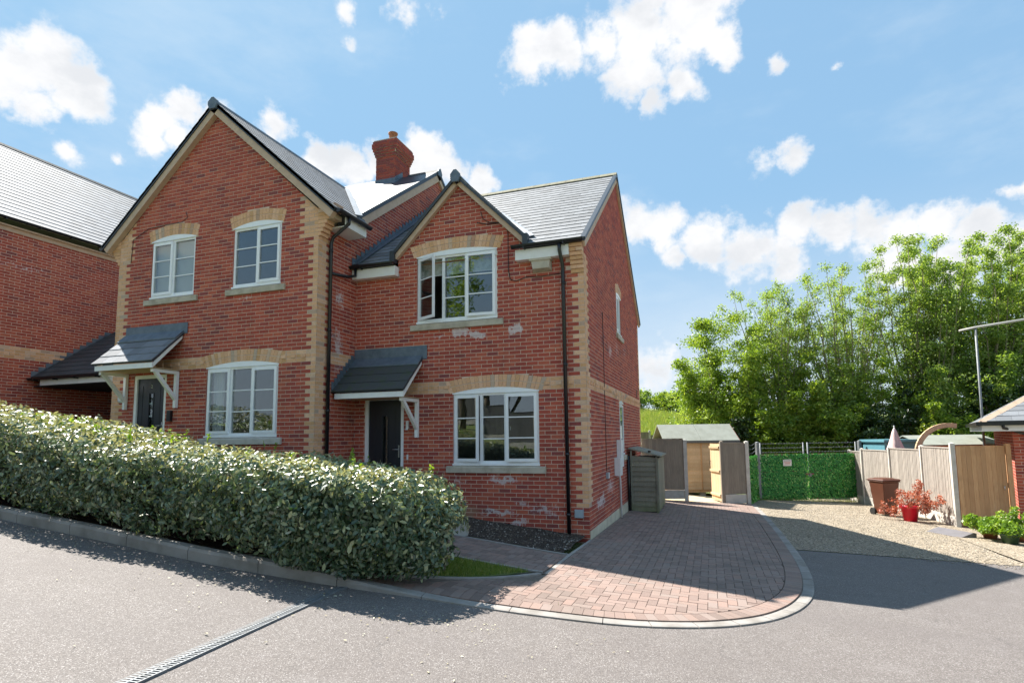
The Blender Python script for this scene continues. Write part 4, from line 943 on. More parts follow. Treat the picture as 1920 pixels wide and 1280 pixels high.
# ------------------------------------------------------------------ left-hand house
HL = thing('brick_house', 'tall-gabled red brick house with chimney behind the hedge, porch lit by the sun', 'house', (-7.5, 3, h(-7.5, 0)))
redL = Pieces('brick', 'brickwork', HL); bufL = Pieces('buff_brick', 'buff_brickwork', HL)
YL = -1.19; MLF = plane((0, YL + .006, 0), (1, 0, 0), (0, 0, 1)); MLb = MLF @ Matrix.Translation((0, Z0 - 36 * CH, 0)); BL = 44
XL0, XL1 = -10.15, -4.86
def styL(uc, k):
    if k == BL or k == BL + 2: return 'buff'
    if k == BL + 1: return 'dentil' if XL0 + .25 < uc < XL1 - .25 else 'buff'
    if k >= BL + 32 and (uc > XL1 - .34 or uc < XL0 + .34): return 'buff'
    o = 0 if k % 2 == 0 else .1125
    if k < BL + 32 and (uc > XL1 - .235 + o or uc < XL0 + .235 - o): return 'buff'
    return 'brick'
opL = [(-9.18, -7.96, 4.82, 6.07), (-6.94, -5.74, 4.83, 6.07), (-7.50, -5.72, 1.87, 3.26), (-9.50, -8.58, 1.10, 3.20)]
arL = [(-9.23, -7.91, vz(6.07), .235, .10), (-6.99, -5.69, vz(6.07), .235, .10), (-7.57, -5.65, vz(3.26), .235, .10)]
eL = 6.18
gabL = [(XL0, vz(.3)), (XL1, vz(.3)), (XL1, vz(eL)), (-7.505, vz(8.62)), (XL0, vz(eL))]
bricks(MLb, [gabL], (4, 130), (XL0, XL1), redL, bufL, [(a, b, vz(c), vz(d)) for a, b, c, d in opL], arL, styL, phase=XL1)
for a in arL: arch(MLb, bufL, *a)
wall(MLF, [(XL0, XL1, .2, eL)], opL, [[(XL0, eL), (XL1, eL), (-7.505, 8.62)]], 'front_wall', HL)
MLS = plane((XL1 - .006, 0, 0), (0, 1, 0), (0, 0, 1)); MLSb = MLS @ Matrix.Translation((0, Z0 - 36 * CH, 0))
def styLS(uc, k):
    o = 0 if k % 2 == 1 else .1125
    if BL <= k < BL + 3 and uc < .0: return 'buff' if uc < YL + .55 or k != BL + 1 else 'buff'
    if uc < YL + .235 - o and k < BL + 34: return 'buff'
    return 'brick'
yy = lambda z: (z - 5.36) / .745 - .17
sidep = [[(YL, vz(.3)), (0, vz(.3)), (0, vz(6.0)), (YL, vz(6.0))], [(0, vz(5.45)), (3.6, vz(8.05)), (3.6, vz(9.02)), (0, vz(6.353))], [(-.30, vz(6.0)), (0, vz(6.0)), (0, vz(6.353)), (-.30, vz(6.13))], [(3.6, vz(8.05)), (7.4, vz(5.3)), (7.4, vz(6.25)), (3.6, vz(9.02))]]
bricks(MLSb, sidep, (4, 130), (YL, 7.4), redL, bufL, (), (), styLS, phase=YL)
wall(MLS, [(YL, 7.4, .2, 6.1)], [], [[(-.4, 6.1), (7.5, 6.1), (3.6, 9.02)]], 'side_wall', HL)
b = MB(); b.box((XL0, 7.38, .2), (XL1 - .01, 7.4, 6.1), 'mortar'); b.box((XL0, YL + .02, .2), (XL0 + .02, 7.37, 6.1), 'mortar'); b.build('back_wall', HL)
for sx, xe in ((1, XL1), (-1, XL0)):
    for i in range(8):
        z = Z0 + 40 * CH + i * CH; out = .0 + .045 * (i + 1) if i < 5 else .045 * 5 + .05 * (i - 4)
        out = min(out, .40)
        if z > 6.2: break
        b = MB(); x0_, x1_ = sorted((xe - sx * .02, xe + sx * out)); b.box((x0_, YL - .006, z + .004), (x1_, YL + .22, z + .071), 'buff'); b.build('kneeler_brick', HL)
    b = MB(); x0_, x1_ = sorted((xe, xe + sx * .36)); b.box((x0_, YL + .0, 5.97), (x1_, YL + .20, 6.06), 'buffmortar'); b.build('kneeler_core', HL)
redL.finish(); bufL.finish()
L2 = [(0, .5, 'sash', 0, 'L'), (.5, 1, 'fixed', 0, 'L')]
window(HL, MLF, -9.18, -7.96, 4.86, 6.07, L2, rise=.10, curtain='blind'); window(HL, MLF, -6.94, -5.74, 4.87, 6.07, [(0, .5, 'fixed', 0, 'L'), (.5, 1, 'sash', 0, 'R')], rise=.10)
window(HL, MLF, -7.50, -5.72, 1.91, 3.26, [(0, .345, 'sash', 0, 'L'), (.345, .64, 'fixed', 0, 'L'), (.64, 1, 'sash', 0, 'R')], rise=.10, curtain='drape', sill_m='concrete_pale')
door(HL, MLF, -9.50, -8.58, 1.10, 3.20, 'L')
r = MB()
ms = .74; MMF = plane((0, -.30, 6.32), (1, 0, 0), (0, 1, ms)); mk = math.hypot(1, ms); dm = lambda y: (y + .30) * mk
gsl = .892; gkl = math.hypot(1, gsl); xr = -7.48; eR = -4.40; eLf = -10.56; zr = 8.86; zeR = zr - gsl * (eR - xr); 
vy = lambda x: (zr - gsl * abs(x - xr) - 6.32) / ms - .30      # where the gable roof meets the main slope
MLR = plane((eR, 0, zeR), (0, 1, 0), Vector((-1, 0, gsl)).normalized()); wl = (eR - xr) * gkl
pLR = [(YL - .13, 0), (-.28, 0), (vy(xr), wl), (YL - .13, wl)]
MLL = plane((eLf, 0, zeR), (0, -1, 0), Vector((1, 0, gsl)).normalized()); pLL = [(-YL + .13, 0), (-YL + .13, wl), (-vy(xr), wl), (.3, 0)]
slab(r, MLR, pLR, .05, 'verge_dark'); slab(r, MLL, pLL, .05, 'verge_dark')
xv = lambda y: xr + (zr - (6.32 + ms * (y + .3))) / gsl
pM = [[(xv(-.28), dm(-.28)), (-4.81, dm(-.28)), (-4.81, dm(3.58)), (xr, dm(3.58)), (xr, dm(vy(xr)))], [(xr, dm(vy(xr))), (xr, dm(3.58)), (-10.2, dm(3.58)), (-10.2, dm(.0))][::-1]]
for p in pM: slab(r, MMF, p, .05, 'verge_dark')
slab(r, plane((-4.81, 7.5, 9.18 - ms * 3.92), (-1, 0, 0), (0, -1, ms)), [(0, 0), (5.4, 0), (5.4, 3.92 * mk), (0, 3.92 * mk)], .05, 'verge_dark')
RL = r.build('roof', HL); psL = Pieces('slate', 'slates_rest', RL)
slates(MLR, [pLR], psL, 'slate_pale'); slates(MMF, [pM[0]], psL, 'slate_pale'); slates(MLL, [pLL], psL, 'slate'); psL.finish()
ridge(RL, (xr, YL - .12, zr + .02), (xr, vy(xr) + .1, zr + .02), m='verge_dark', w=.1, drop=.08); ridge(RL, (xr - 2.6, 3.58, 9.2), (-6.75, 3.58, 9.2), m='slate_dark', w=.1); ridge(RL, (-5.75, 3.58, 9.2), (-4.80, 3.58, 9.2), m='slate_dark', w=.1)
capend(RL, (xr, YL - .12, zr + .02), s=.12)
b = MB(); b.prism([(-4.80, 3.46, 9.12), (-4.80, 3.48, 9.02), (-4.80, 3.68, 9.02), (-4.80, 3.70, 9.12), (-4.80, 3.62, 9.24), (-4.80, 3.54, 9.24)], (.05, 0, 0), 'lead'); b.build('ridge_end_cap', RL)
P0, P1 = Vector((xv(-.28) + .02, -.28, 6.34)), Vector((xr, vy(xr), zr)); b = MB(); b.prism([P0 + Vector((0, -.10, .02)), P1 + Vector((0, -.10, .02)), P1 + Vector((.10, 0, .02)), P0 + Vector((.10, 0, .02))], (0, -.004, .012), 'lead'); b.build('valley_lead', RL)
verge(HL, (eR - .02, YL, zeR - .02), (xr, YL, zr - .025), (0, -1, 0), over=.12, w=.13, dark=.05); verge(HL, (eLf + .02, YL, zeR - .02), (xr, YL, zr - .025), (0, -1, 0), over=.12, w=.13, dark=.05)
verge(HL, (-4.86, -.30, 6.30), (-4.86, 3.58, 9.165), (1, 0, 0), over=.07, w=.17, dark=.06); verge(HL, (-4.86, 7.5, 6.25), (-4.86, 3.58, 9.165), (1, 0, 0), over=.07, w=.12, dark=.06)
b = MB(); b.box((-4.44, YL + .22, 5.88), (-4.42, -.30, 6.06), 'white_paint'); b.build('fascia', HL); b = MB(); b.box((-4.855, YL + .22, 5.88), (-4.441, -.30, 5.895), 'white_paint'); b.build('soffit', HL); b = MB(); b.box((-4.855, -.32, 5.896), (-4.441, -.30, 6.06), 'white_paint'); b.build('fascia_end', HL)
gutter(HL, YL - .1, -.26, -4.355, 6.09, axis='Y', clips=False); gutter(HL, YL - .1, 3.0, -10.61, 6.09, axis='Y', clips=False)
downpipe(HL, [(-4.36, -.95, 6.05), (-4.36, -.95, 5.93), (-4.76, -.90, 5.72), (-4.80, -.90, 5.60), (-4.80, -.90, .45)], brk=[(-4.80, -.9, 5.45), (-4.80, -.9, 3.9), (-4.80, -.9, 2.35), (-4.80, -.9, 1.1)])
downpipe(HR, [(-4.74, -.2, 5.29), (-4.74, -.2, 5.15), (-4.80, -.36, 5.09), (-4.80, -.87, 5.02)], r=.030)
canopy(HL, YL, -9.80, -8.15, 4.25, 3.38, .68, 'slate_pale', fl=.20)
b = MB(); b.lathe((0, 0, 0), [(0, 0), (.10, 0), (.10, .015), (.055, .03), (0, .03)], 'meter_white', 20); 
for v in range(len(b.v)): b.v[v] = Vector((-9.84 + b.v[v].x, YL - .006 - b.v[v].z, 2.72 + b.v[v].y * .85))
b.f = [list(reversed(f)) for f in b.f]; b.build('wall_plaque', HL)
b = MB(); b.box((-8.46, YL - .06, 2.22), (-8.36, YL - .004, 2.44), 'black_plastic'); b.build('key_safe', HL)
# chimney on the main ridge
ch = MB(); cx0, cx1, cy0, cy1, cz0, cz1 = -6.57, -5.95, 3.20, 3.98, 8.7, 10.12
ch.box((cx0 + .006, cy0 + .006, cz0), (cx1 - .006, cy1 - .006, cz1), 'mortar'); CHM = ch.build('chimney', HL)
pc = Pieces('chimney_brick', 'chimney_brickwork', CHM)
for k in range(17):
    z = 8.86 + k * CH; o = .022 * (k - 10) if 11 <= k <= 14 else (.088 if k == 15 else (.07 if k > 15 else 0))
    for (M_0, wd) in ((plane((cx0 - o, cy0 - o + .004, z), (1, 0, 0), (0, 0, 1)), cx1 - cx0 + 2 * o), (plane((cx1 + o - .004, cy0 - o, z), (0, 1, 0), (0, 0, 1)), cy1 - cy0 + 2 * o)):
        u = -(.1125 if k % 2 else 0)
        while u < wd:
            a, c = max(0, u + .004), min(wd, u + .221)
            if c - a > .03: pc.add(M_0, rect(a, c, .004, .071), .006, 'brick', random.choice((.0, .1, .2, .3, .92, .98)), 0, (a, .004, c - a, .067))
            u += .225
    if o: bb = MB(); bb.box((cx0 - o + .004, cy0 - o + .006, z), (cx1 + o - .006, cy1 + o, z + CH), 'mortar'); bb.build('chimney_core', CHM)
pc.finish()
b = MB(); b.prism([(cx0 - .05, cy0 - .05, 10.14), (cx1 + .05, cy0 - .05, 10.14), (cx1 + .05, cy1 + .05, 10.14), (cx0 - .05, cy1 + .05, 10.14)], (0, 0, .03), 'concrete'); b.build('chimney_cap', CHM)
b = MB(); b.lathe((-6.13, 3.36, 10.165), [(.13, 0), (.115, .08), (.105, .20), (.13, .215), (.135, .25), (.11, .26), (.10, .22), (0, .2)], 'terracotta', 18); b.build('chimney_pot', CHM)
b = MB(); b.box((cx0 - .012, cy0 - .014, 8.80), (cx1 + .012, cy0 - .002, 9.02), 'lead'); b.prism([(cx0 - .12, cy0 - .20, 8.75), (cx1 + .12, cy0 - .20, 8.75), (cx1 + .12, cy0, 8.90), (cx0 - .12, cy0, 8.90)], (0, -.003, .03), 'lead')
b.prism([(cx1 + .001, cy0 - .01, 8.82), (cx1 + .001, 3.58, 9.16), (cx1 + .001, 3.58, 9.34), (cx1 + .001, cy0 - .01, 9.04)], (.010, 0, 0), 'lead'); b.build('chimney_flashing', CHM)

# ------------------------------------------------------------------ neighbour on the far left and the covered way
HN = thing('brick_house', 'red brick house at the left edge, long slate roof above a plain side wall', 'house', (-18.6, 2, h(-16, 0)))
NX = -14.6; redN = Pieces('brick', 'brickwork', HN); bufN = Pieces('buff_brick', 'buff_brickwork', HN)
MN = plane((NX - .006, 0, 0), (0, 1, 0), (0, 0, 1)); MNb = MN @ Matrix.Translation((0, Z0 - 36 * CH, 0)); bn_ = 54
def styN(uc, k):
    if k in (bn_ - 1, bn_ + 2): return 'buff'
    if k in (bn_, bn_ + 1): return 'dentil' if k == bn_ else 'buff'
    if k == 96: return 'buff'
    return 'brick'
bricks(MNb, [rect(-3.4, 3.4, vz(1.4), vz(7.30))], (18, 110), (-3.4, 3.4), redN, bufN, (), (), styN); redN.finish(); bufN.finish()
wall(MN, [(-3.4, 7.4, 1.0, 7.3)], [], [], 'side_wall', HN)
b = MB(); b.box((-22.6, -3.4, 1.0), (NX - .012, -3.38, 7.3), 'brick'); b.box((-22.6, 7.38, 1.0), (NX - .012, 7.4, 7.3), 'brick'); b.prism([(-22.6, -3.4, 7.3), (NX - .01, -3.4, 7.3), (-18.6, -3.4, 10.9)], (0, .02, 0), 'brick'); b.build('gable_wall', HN)
r = MB(); nsl = .875; nk = math.hypot(1, nsl); MNR = plane((-14.42, 0, 7.46), (0, 1, 0), Vector((-1, 0, nsl)).normalized()); wn_ = 4.18 * nk; slab(r, MNR, rect(-3.6, 7.6, 0, wn_), .05, 'verge_dark')
slab(r, plane((-22.78, 0, 7.46), (0, -1, 0), Vector((1, 0, nsl)).normalized()), rect(-7.6, 3.6, 0, wn_), .05, 'verge_dark'); RN = r.build('roof', HN)
psN = Pieces('slate', 'slates_rest', RN); slates(MNR, [rect(-3.6, 7.6, 0, wn_)], psN, 'slate_pale'); psN.finish(); ridge(RN, (-18.6, -3.6, 11.14), (-18.6, 7.6, 11.14), m='slate_dark', w=.12)
b = MB(); b.box((NX + .002, -3.5, 7.26), (NX + .10, 7.4, 7.30), 'verge_beige'); b.box((NX + .002, -3.5, 7.15), (NX + .03, 7.4, 7.258), 'verge_beige'); b.build('eaves_board', HN)
gutter(HN, -3.6, 7.6, -14.37, 7.44, axis='Y', r=.06)
CP = thing('covered_way', 'low lean-to slate roof bridging the dark gap between the two left houses', 'lean-to', (-12.4, 1.5, h(-12.4, 0)))
r = MB(); csl = .76; ck = math.hypot(1, csl); MC = plane((NX + .02, -.18, 3.50), (1, 0, 0), Vector((0, 1, csl)).normalized()); wc = (-10.17 - NX - .02); slab(r, MC, rect(0, wc, 0, 3.4 * ck), .06, 'verge_dark'); RC = r.build('roof', CP)
pk = Pieces('slate', 'slates_rest', RC); slates(MC, [rect(0, wc, 0, 3.4 * ck)], pk, 'slate_dark'); pk.finish()
b = MB()
for k in range(12): y0 = -.18 + k * .16; z = 3.5 + csl * (y0 + .18); b.box((NX + .003, y0, z), (NX + .012, y0 + .18, z + .17), 'lead')
b.build('stepped_flashing', CP)
gutter(CP, NX + .03, -10.17, -.235, 3.47); b = MB(); b.box((NX + .35, -.165, 3.28), (-10.17, -.145, 3.42), 'white_paint'); b.build('fascia', CP)
b = MB(); b.box((NX + .01, 3.3, 1.0), (-10.17, 3.36, 6.0), 'interior_dark'); b.box((NX + .01, -.10, 3.26), (-10.17, 3.3, 3.29), 'interior_dark'); b.build('back_wall', CP)  # ceiling added to cut light; dark colour stands in for the deep passage's shade
sheet('covered_way_floor', [(-14.58, -1.2), (-10.17, -1.2), (-10.17, 3.3), (-14.58, 3.3)], .01, 'tarmac_dark', .8)

# ------------------------------------------------------------------ fences, gates and garden buildings
def frame2(p, q, z=None):
    p, q = Vector(p), Vector(q); d = (q - p).normalized(); zz = h(p.x, p.y) if z is None else z
    return plane((p.x, p.y, zz), (d.x, d.y, 0), (-d.y, d.x, 0)), (q - p).length       # x along, y to the back, z up
def board_panel(par, p, q, ht, m, w=.105, lap=True, cap=True, gravel=.28, lim=300, zb=None, gm='concrete'):
    M, L = frame2(p, q, zb); n = max(2, round(L / w)); w = L / n
    for k in range(n):
        b = MB(M); x = k * w; j = random.uniform(-.002, .002)
        b.prism([(x, -.012 + j, gravel), (x + w + (.012 if lap else -.004), -.022 + j if lap else -.012, gravel), (x + w + (.012 if lap else -.004), .0, gravel), (x, .0, gravel)], (0, 0, ht - gravel - random.uniform(0, .004)), m); b.build('board', par)
    if cap: b = MB(M); b.box((0, -.035, ht), (L, .03, ht + .028), m); b.build('capping_rail', par)
    if gravel > .05: b = MB(M); b.box((0, -.03, 0), (L, .01, gravel - .01), gm); b.build('gravel_board', par)
    b = MB(M)
    for z in (gravel + .15, (ht + gravel) / 2, ht - .15): b.box((0, .001, z), (L, .04, z + .07), m)
    b.build('fence_rail', par)
def post(par, p, ht, m='concrete', s=.055, ang=.28, z=None):
    zz = h(*p) if z is None else z; M = Matrix.Translation((p[0], p[1], zz)) @ Matrix.Rotation(ang, 4, 'Z'); b = MB(M); b.box((-s, -s, -.1), (s, s, ht), m)
    b.add([(-s, -s, ht), (s, -s, ht), (s, s, ht), (-s, s, ht), (0, 0, ht + .03)], [(0, 1, 4), (1, 2, 4), (2, 3, 4), (3, 0, 4)], m); b.build('post', par)
F1 = thing('garden_fence', 'grey vertical board fence with concrete posts, across the far end of the block drive', 'fence', (1.2, 8.5, h(1.2, 8.5)))
fa, fb, fc, fd = (-.02, 8.12), (1.27, 8.48), (2.36, 8.83), (3.10, 9.05)
board_panel(F1, fa, (1.21, 8.46), 1.84, 'wood_fence'); post(F1, fb, 1.9); post(F1, fc, 1.9, 'wood_fence', .05); board_panel(F1, (2.42, 8.85), (3.03, 9.03), 1.84, 'wood_fence', gm='concrete_pale'); post(F1, fd, 1.93, 'concrete_pale')
G1 = thing('garden_gate', 'tan boarded side gate standing open in the grey fence', 'gate', (2.30, 8.9, h(2.3, 8.9)))
board_panel(G1, (2.30, 8.90), (2.02, 9.72), 1.83, 'wood_tan', w=.1, lap=False, cap=False, gravel=.04)
b = MB(); b.tube([(2.03, 9.66, .95), (2.0, 9.63, .95), (2.0, 9.63, .82)], .01, 'black_plastic', 6); b.build('gate_latch', G1)
M, L = frame2((2.29, 8.885), (2.02, 9.69)); b = MB(M)
for z0_, z1_ in ((.1, .18), (.9, .98), (1.68, 1.76)): b.box((.0, -.05, z0_), (L, -.024, z1_), 'wood_tan')
b.prism([(.02, -.05, .2), (.10, -.05, .2), (L - .02, -.05, .88), (L - .10, -.05, .88)], (0, .026, 0), 'wood_tan'); b.build('gate_brace', G1)
# timber store against the house
ST = thing('timber_store', 'small weathered overlap-boarded store with a sloping lid beside the house wall', 'storage box', (.35, 5.5, h(.35, 5.5)))
sx0, sx1, sy0, sy1 = .085, .76, 4.74, 6.55; zb = h(.4, 4.8) - .02; zl, zr_ = 1.60, 1.42
def topz(x): return zb + zl + .0 + (zr_ - zl) * (x - sx0) / (sx1 - sx0)
n = 12
for k in range(n):
    z0_, z1_ = zb + .05 + k * .125, zb + .05 + k * .125 + .14
    if k == n - 1: z1_ = zb + 1.36 + .14
    zt0, zt1 = min(z1_, topz(sx0) - .03), min(z1_, topz(sx1) - .03)
    if zt1 <= z0_ + .01: continue
    b = MB(); b.add([(sx0, sy0 - .026, z0_), (sx1, sy0 - .026, z0_), (sx1, sy0 + .001, zt1), (sx0, sy0 + .001, zt0), (sx0, sy0 + .012, z0_), (sx1, sy0 + .012, z0_), (sx1, sy0 + .013, zt1), (sx0, sy0 + .013, zt0)], [(0, 1, 2, 3), (5, 4, 7, 6), (1, 5, 6, 2), (4, 0, 3, 7), (3, 2, 6, 7), (0, 4, 5, 1)], 'wood_store'); b.build('board', ST)
for k in range(9):
    y = sy0 + .02 + k * .2; b = MB(); b.box((sx1 - .004 + (k % 2) * .004, y, zb + .05), (sx1 + .014, y + .195, zb + zr_ - .05), 'wood_store'); b.build('side_board', ST)
b = MB(); b.box((sx0 + .02, sy0 + .02, zb + .03), (sx1 - .02, sy1, zb + 1.38), 'wood_dark'); b.build('store_carcass', ST)
for x in (sx0 - .0, sx1 - .045): b = MB(); b.box((x, sy0 - .045, zb), (x + .045, sy0 - .027, topz(x) - .02), 'wood_store'); b.build('corner_batten', ST)
b = MB(); b.prism([(sx0 - .04, sy0 - .08, topz(sx0) + .01), (sx1 + .08, sy0 - .08, topz(sx1) - .01), (sx1 + .08, sy0 - .08, topz(sx1) + .02), (sx0 - .04, sy0 - .08, topz(sx0) + .045)], (0, sy1 - sy0 + .12, 0), 'wood_store'); b.build('lid', ST)
b = MB(); b.box((sx0 + .45, sy0 - .06, topz(.5) + .03), (sx0 + .52, sy0 + .04, topz(.5) + .08), 'black_plastic'); b.build('lid_catch', ST)
# big shed behind
SH = thing('garden_shed', 'tan overlap-boarded shed with a pale green felt roof, behind the grey fence', 'shed', (1.6, 11.8, h(1.6, 11.8)))
o = Vector((.40, 11.15)); aV = Vector((.95, .312)); M = plane((o.x, o.y, h(1.5, 11.5)), (aV.x, aV.y, 0), (-aV.y, aV.x, 0)); wd, dp, ev, rd = 2.75, 1.7, 1.93, 2.50
for k in range(13):
    z = .17 + k * .135; b = MB(M); b.prism([(.08, -.022, z), (.08, .01, z), (.08, .012, z + .145), (.08, .0, z + .145)], (wd - .16, 0, 0), 'wood_tan'); b.build('board', SH)
for k in range(5): b = MB(M); x = .10 + k * (wd - .24) / 4; b.box((x, -.045, .17), (x + .04, -.023, ev - .02), 'wood_orange'); b.build('batten', SH)
b = MB(M); b.box((.09, .013, .12), (wd - .09, dp, ev - .02), 'wood_orange'); b.box((.10, .0, .06), (wd - .1, .06, .16), 'wood_orange'); b.build('shed_body', SH)
b = MB(M)
for x in (.2, 1.3, 2.4): b.box((x, .05, -.1), (x + .2, .25, .06), 'concrete')
b.build('shed_footing', SH)
b = MB(M); b.prism([(0, -.12, ev - .04), (0, dp / 2, rd), (0, dp / 2, rd + .035), (0, -.12, ev - .0)], (wd / 2 - .004, 0, 0), 'felt_green'); b.prism([(wd / 2 + .004, -.12, ev - .04), (wd / 2 + .004, dp / 2, rd), (wd / 2 + .004, dp / 2, rd + .035), (wd / 2 + .004, -.12, ev)], (wd / 2 - .004, 0, 0), 'felt_green')
b.prism([(0, dp / 2, rd + .035), (0, dp / 2, rd), (0, dp + .12, ev - .04), (0, dp + .12, ev)], (wd, 0, 0), 'felt_green'); b.build('roof', SH)
b = MB(M); b.box((-.012, -.13, ev - .09), (wd + .012, -.121, ev - .005), 'wood_dark'); b.prism([(wd + .001, -.12, ev - .1), (wd + .001, dp / 2, rd - .07), (wd + .001, dp / 2, rd + .03), (wd + .001, -.12, ev)], (.02, 0, 0), 'iron_red'); b.build('fascia', SH)
# far fence up the slope
F2 = thing('garden_fence', 'distant grey panel fence at the foot of the grassy hillside', 'fence', (-1, 23, terrain(-1, 23)))
for k in range(4):
    p, q = (-4.9 + k * 1.85, 21.8 + k * .55), (-4.9 + k * 1.85 + 1.72, 21.8 + k * .55 + .5); board_panel(F2, p, q, 1.75, 'wood_fence', w=.15, zb=terrain(*p), gravel=.15); post(F2, (q[0] + .06, q[1] + .02), 1.85, z=terrain(*p))
# green screened double gates
GG = thing('screened_gates', 'pair of metal gates covered in green leaf screening with barbed wire above', 'gates', (5.2, 12.0, h(5.2, 12)))
gp0, gp1, gp2 = Vector((3.60, 11.13)), Vector((5.22, 12.02)), Vector((7.02, 12.98))
def leaves_on(M, x0, x1, z0, z1, n, size, seed, dj=.03, droop=.6):
    g_ = np.random.default_rng(seed); x = g_.uniform(x0, x1, n); z = g_.uniform(z0, z1, n); y = -g_.uniform(0.0, dj, n); a = g_.uniform(-1.2, 1.2, n) - np.pi / 2; s = g_.uniform(size * .7, size * 1.3, n)
    d = np.stack([np.cos(a), -g_.uniform(.1, .8, n), np.sin(a)], 1); d /= np.linalg.norm(d, axis=1)[:, None]; sd = np.cross(d, np.stack([g_.normal(0, .3, n), -np.ones(n), g_.normal(0, .3, n)], 1)); sd /= np.linalg.norm(sd, axis=1)[:, None]
    c = np.stack([x, y, z], 1); V = np.stack([c - d * s[:, None], c + sd * s[:, None] * .5, c + d * s[:, None], c - sd * s[:, None] * .5], 1).reshape(-1, 3)
    R3 = np.array(M.to_3x3()); V = V @ R3.T + np.array(M.translation); return V, np.arange(4 * n).reshape(-1, 4), g_.random(n)
def leaf_mesh(name, parent, parts, m, kind='stuff'):
    Vs, Fs, Rs, o_ = [], [], [], 0
    for V, F, R in parts: Vs.append(V); Fs.append(F + o_); Rs.append(R); o_ += len(V)
    V = np.concatenate(Vs) - np.array(base(parent)); o = link(name, mesh_np(name, V, np.concatenate(Fs), [m], np.concatenate(Rs)), parent)
    if kind: o['kind'] = kind
    return o
for i, (p, q) in enumerate(((gp0, gp1 - Vector((.03, .015))), (gp1 + Vector((.03, .015)), gp2))):
    M, L = frame2(p, q, -.50); x0_ = .08 - .05 * i; b = MB(M)
    for x in (x0_, L - .07): b.tube([(x, 0, .02), (x, 0, 2.0)], .025, 'galv', 8)
    for z in (.06, 1.0, 1.58): b.tube([(x0_, 0, z), (L - .07, 0, z)], .02, 'iron_red', 6)
    b.build('gate_frame', GG)
    leaf_mesh('leaf_screen', GG, [leaves_on(M, x0_ - .05, L + .01, .03, 1.60, 6200, .034, 30 + i, .05)], 'ivy_screen'); b = MB(M); b.box((x0_, .012, .03), (L - .07, .02, 1.57), 'hedge_core'); b.build('screen_mesh', GG)
    for z in (1.67, 1.82, 1.97):
        b = MB(M); n = 26; b.tube([(x0_ + (L - .17) * k / n, .006 * math.sin(k * 2.7), z + .008 * math.sin(k * 3.9)) for k in range(n + 1)], .006, 'galv', 5)
        for k in range(1, 16): x = x0_ + (L - .17) * k / 16; b.tube([(x - .015, 0, z - .02), (x + .015, 0, z + .02)], .004, 'galv', 4); b.tube([(x + .015, 0, z - .02), (x - .015, 0, z + .02)], .004, 'galv', 4)
        b.build('barbed_wire', GG)
    if i == 0:
        b = MB(M); b.box((.88, -.075, 1.20), (1.20, -.065, 1.42), 'sign_white'); s_ = b.build('sign', GG); t = MB(M)
        t.box((.91, -.078, 1.37), (1.17, -.0755, 1.395), 'sign_grey'); t.box((.91, -.078, 1.325), (1.17, -.0755, 1.34), 'sign_red'); t.box((.93, -.078, 1.285), (1.15, -.0755, 1.30), 'sign_red'); t.box((.91, -.078, 1.24), (1.14, -.0755, 1.255), 'sign_red'); t.build('sign_print', s_)
    if i == 1:
        b = MB(M); b.box((-.14, -.09, .88), (.16, -.05, .93), 'iron_red'); b.box((-.02, -.11, .82), (.05, -.05, .92), 'galv'); b.build('gate_bolt', GG)
for p in ((gp0.x - .03, gp0.y - .02), (gp2.x + .08, gp2.y + .04)): post(GG, p, 2.02, 'galv', .05, .5, z=-.5)
M, L = frame2((3.14, 9.12), (3.52, 11.0), -.42); leaf_mesh('leaf_screen', GG, [leaves_on(M, 0, L, .03, 1.52, 3600, .04, 33, .05)], 'ivy_screen'); b = MB(M); b.box((0, .012, .02), (L, .02, 1.5), 'hedge_core'); b.build('screen_mesh', GG)
for z in (1.62, 1.75, 1.88): b = MB(M); b.tube([(0, 0, z), (L / 2, 0, z - .02), (L, 0, z + .06)], .006, 'galv', 5); b.build('barbed_wire', GG)
grass('verge_grass', 2600, lambda x, y: abs((y - 11.0) - (x - 3.5) * .54) < .17, (3.4, 7.3, 10.8, 13.3), 12, 'bright weeds along the foot of the green gates', (.04, .14), .0)
# right-hand fence of slatted panels between pale posts
FR = [(7.78, 6.96), (7.69, 8.80), (7.38, 10.58), (6.98, 12.2), (6.86, 13.5)]
F3 = thing('garden_fence', 'pale panel fence with white concrete posts behind the brown bin and red shrub', 'fence', (7.7, 8.8, h(7.7, 8.8)))
for k in range(4):
    p, q = Vector(FR[k]), Vector(FR[k + 1]); d = (q - p).normalized(); z = h(*((p + q) / 2)); ht = 1.98 - .06 * k
    board_panel(F3, tuple(q - d * .05), tuple(p + d * .06), ht - .03, 'wood_pale', w=.07, zb=z, gravel=.27, gm='concrete_pale')
for k, p in enumerate(FR): post(F3, p, 2.06 - .06 * k, 'concrete_pale', .05, .0)
G2 = thing('side_gate', 'closed orange-brown boarded gate joining the pale fence to the bungalow', 'gate', (8.4, 7.15, h(8.4, 7.15)))
board_panel(G2, (7.85, 6.95), (9.02, 7.36), 2.0, 'wood_orange', w=.13, lap=False, cap=False, gravel=.05); b = MB(); b.box((9.03, 7.3, -.8), (9.13, 7.4, 1.5), 'wood_orange'); b.build('gate_post', G2)
b = MB(); b.tube([(8.93, 7.27, .45), (8.90, 7.22, .45), (8.90, 7.22, .36)], .012, 'steel', 6); b.build('gate_ring', G2)
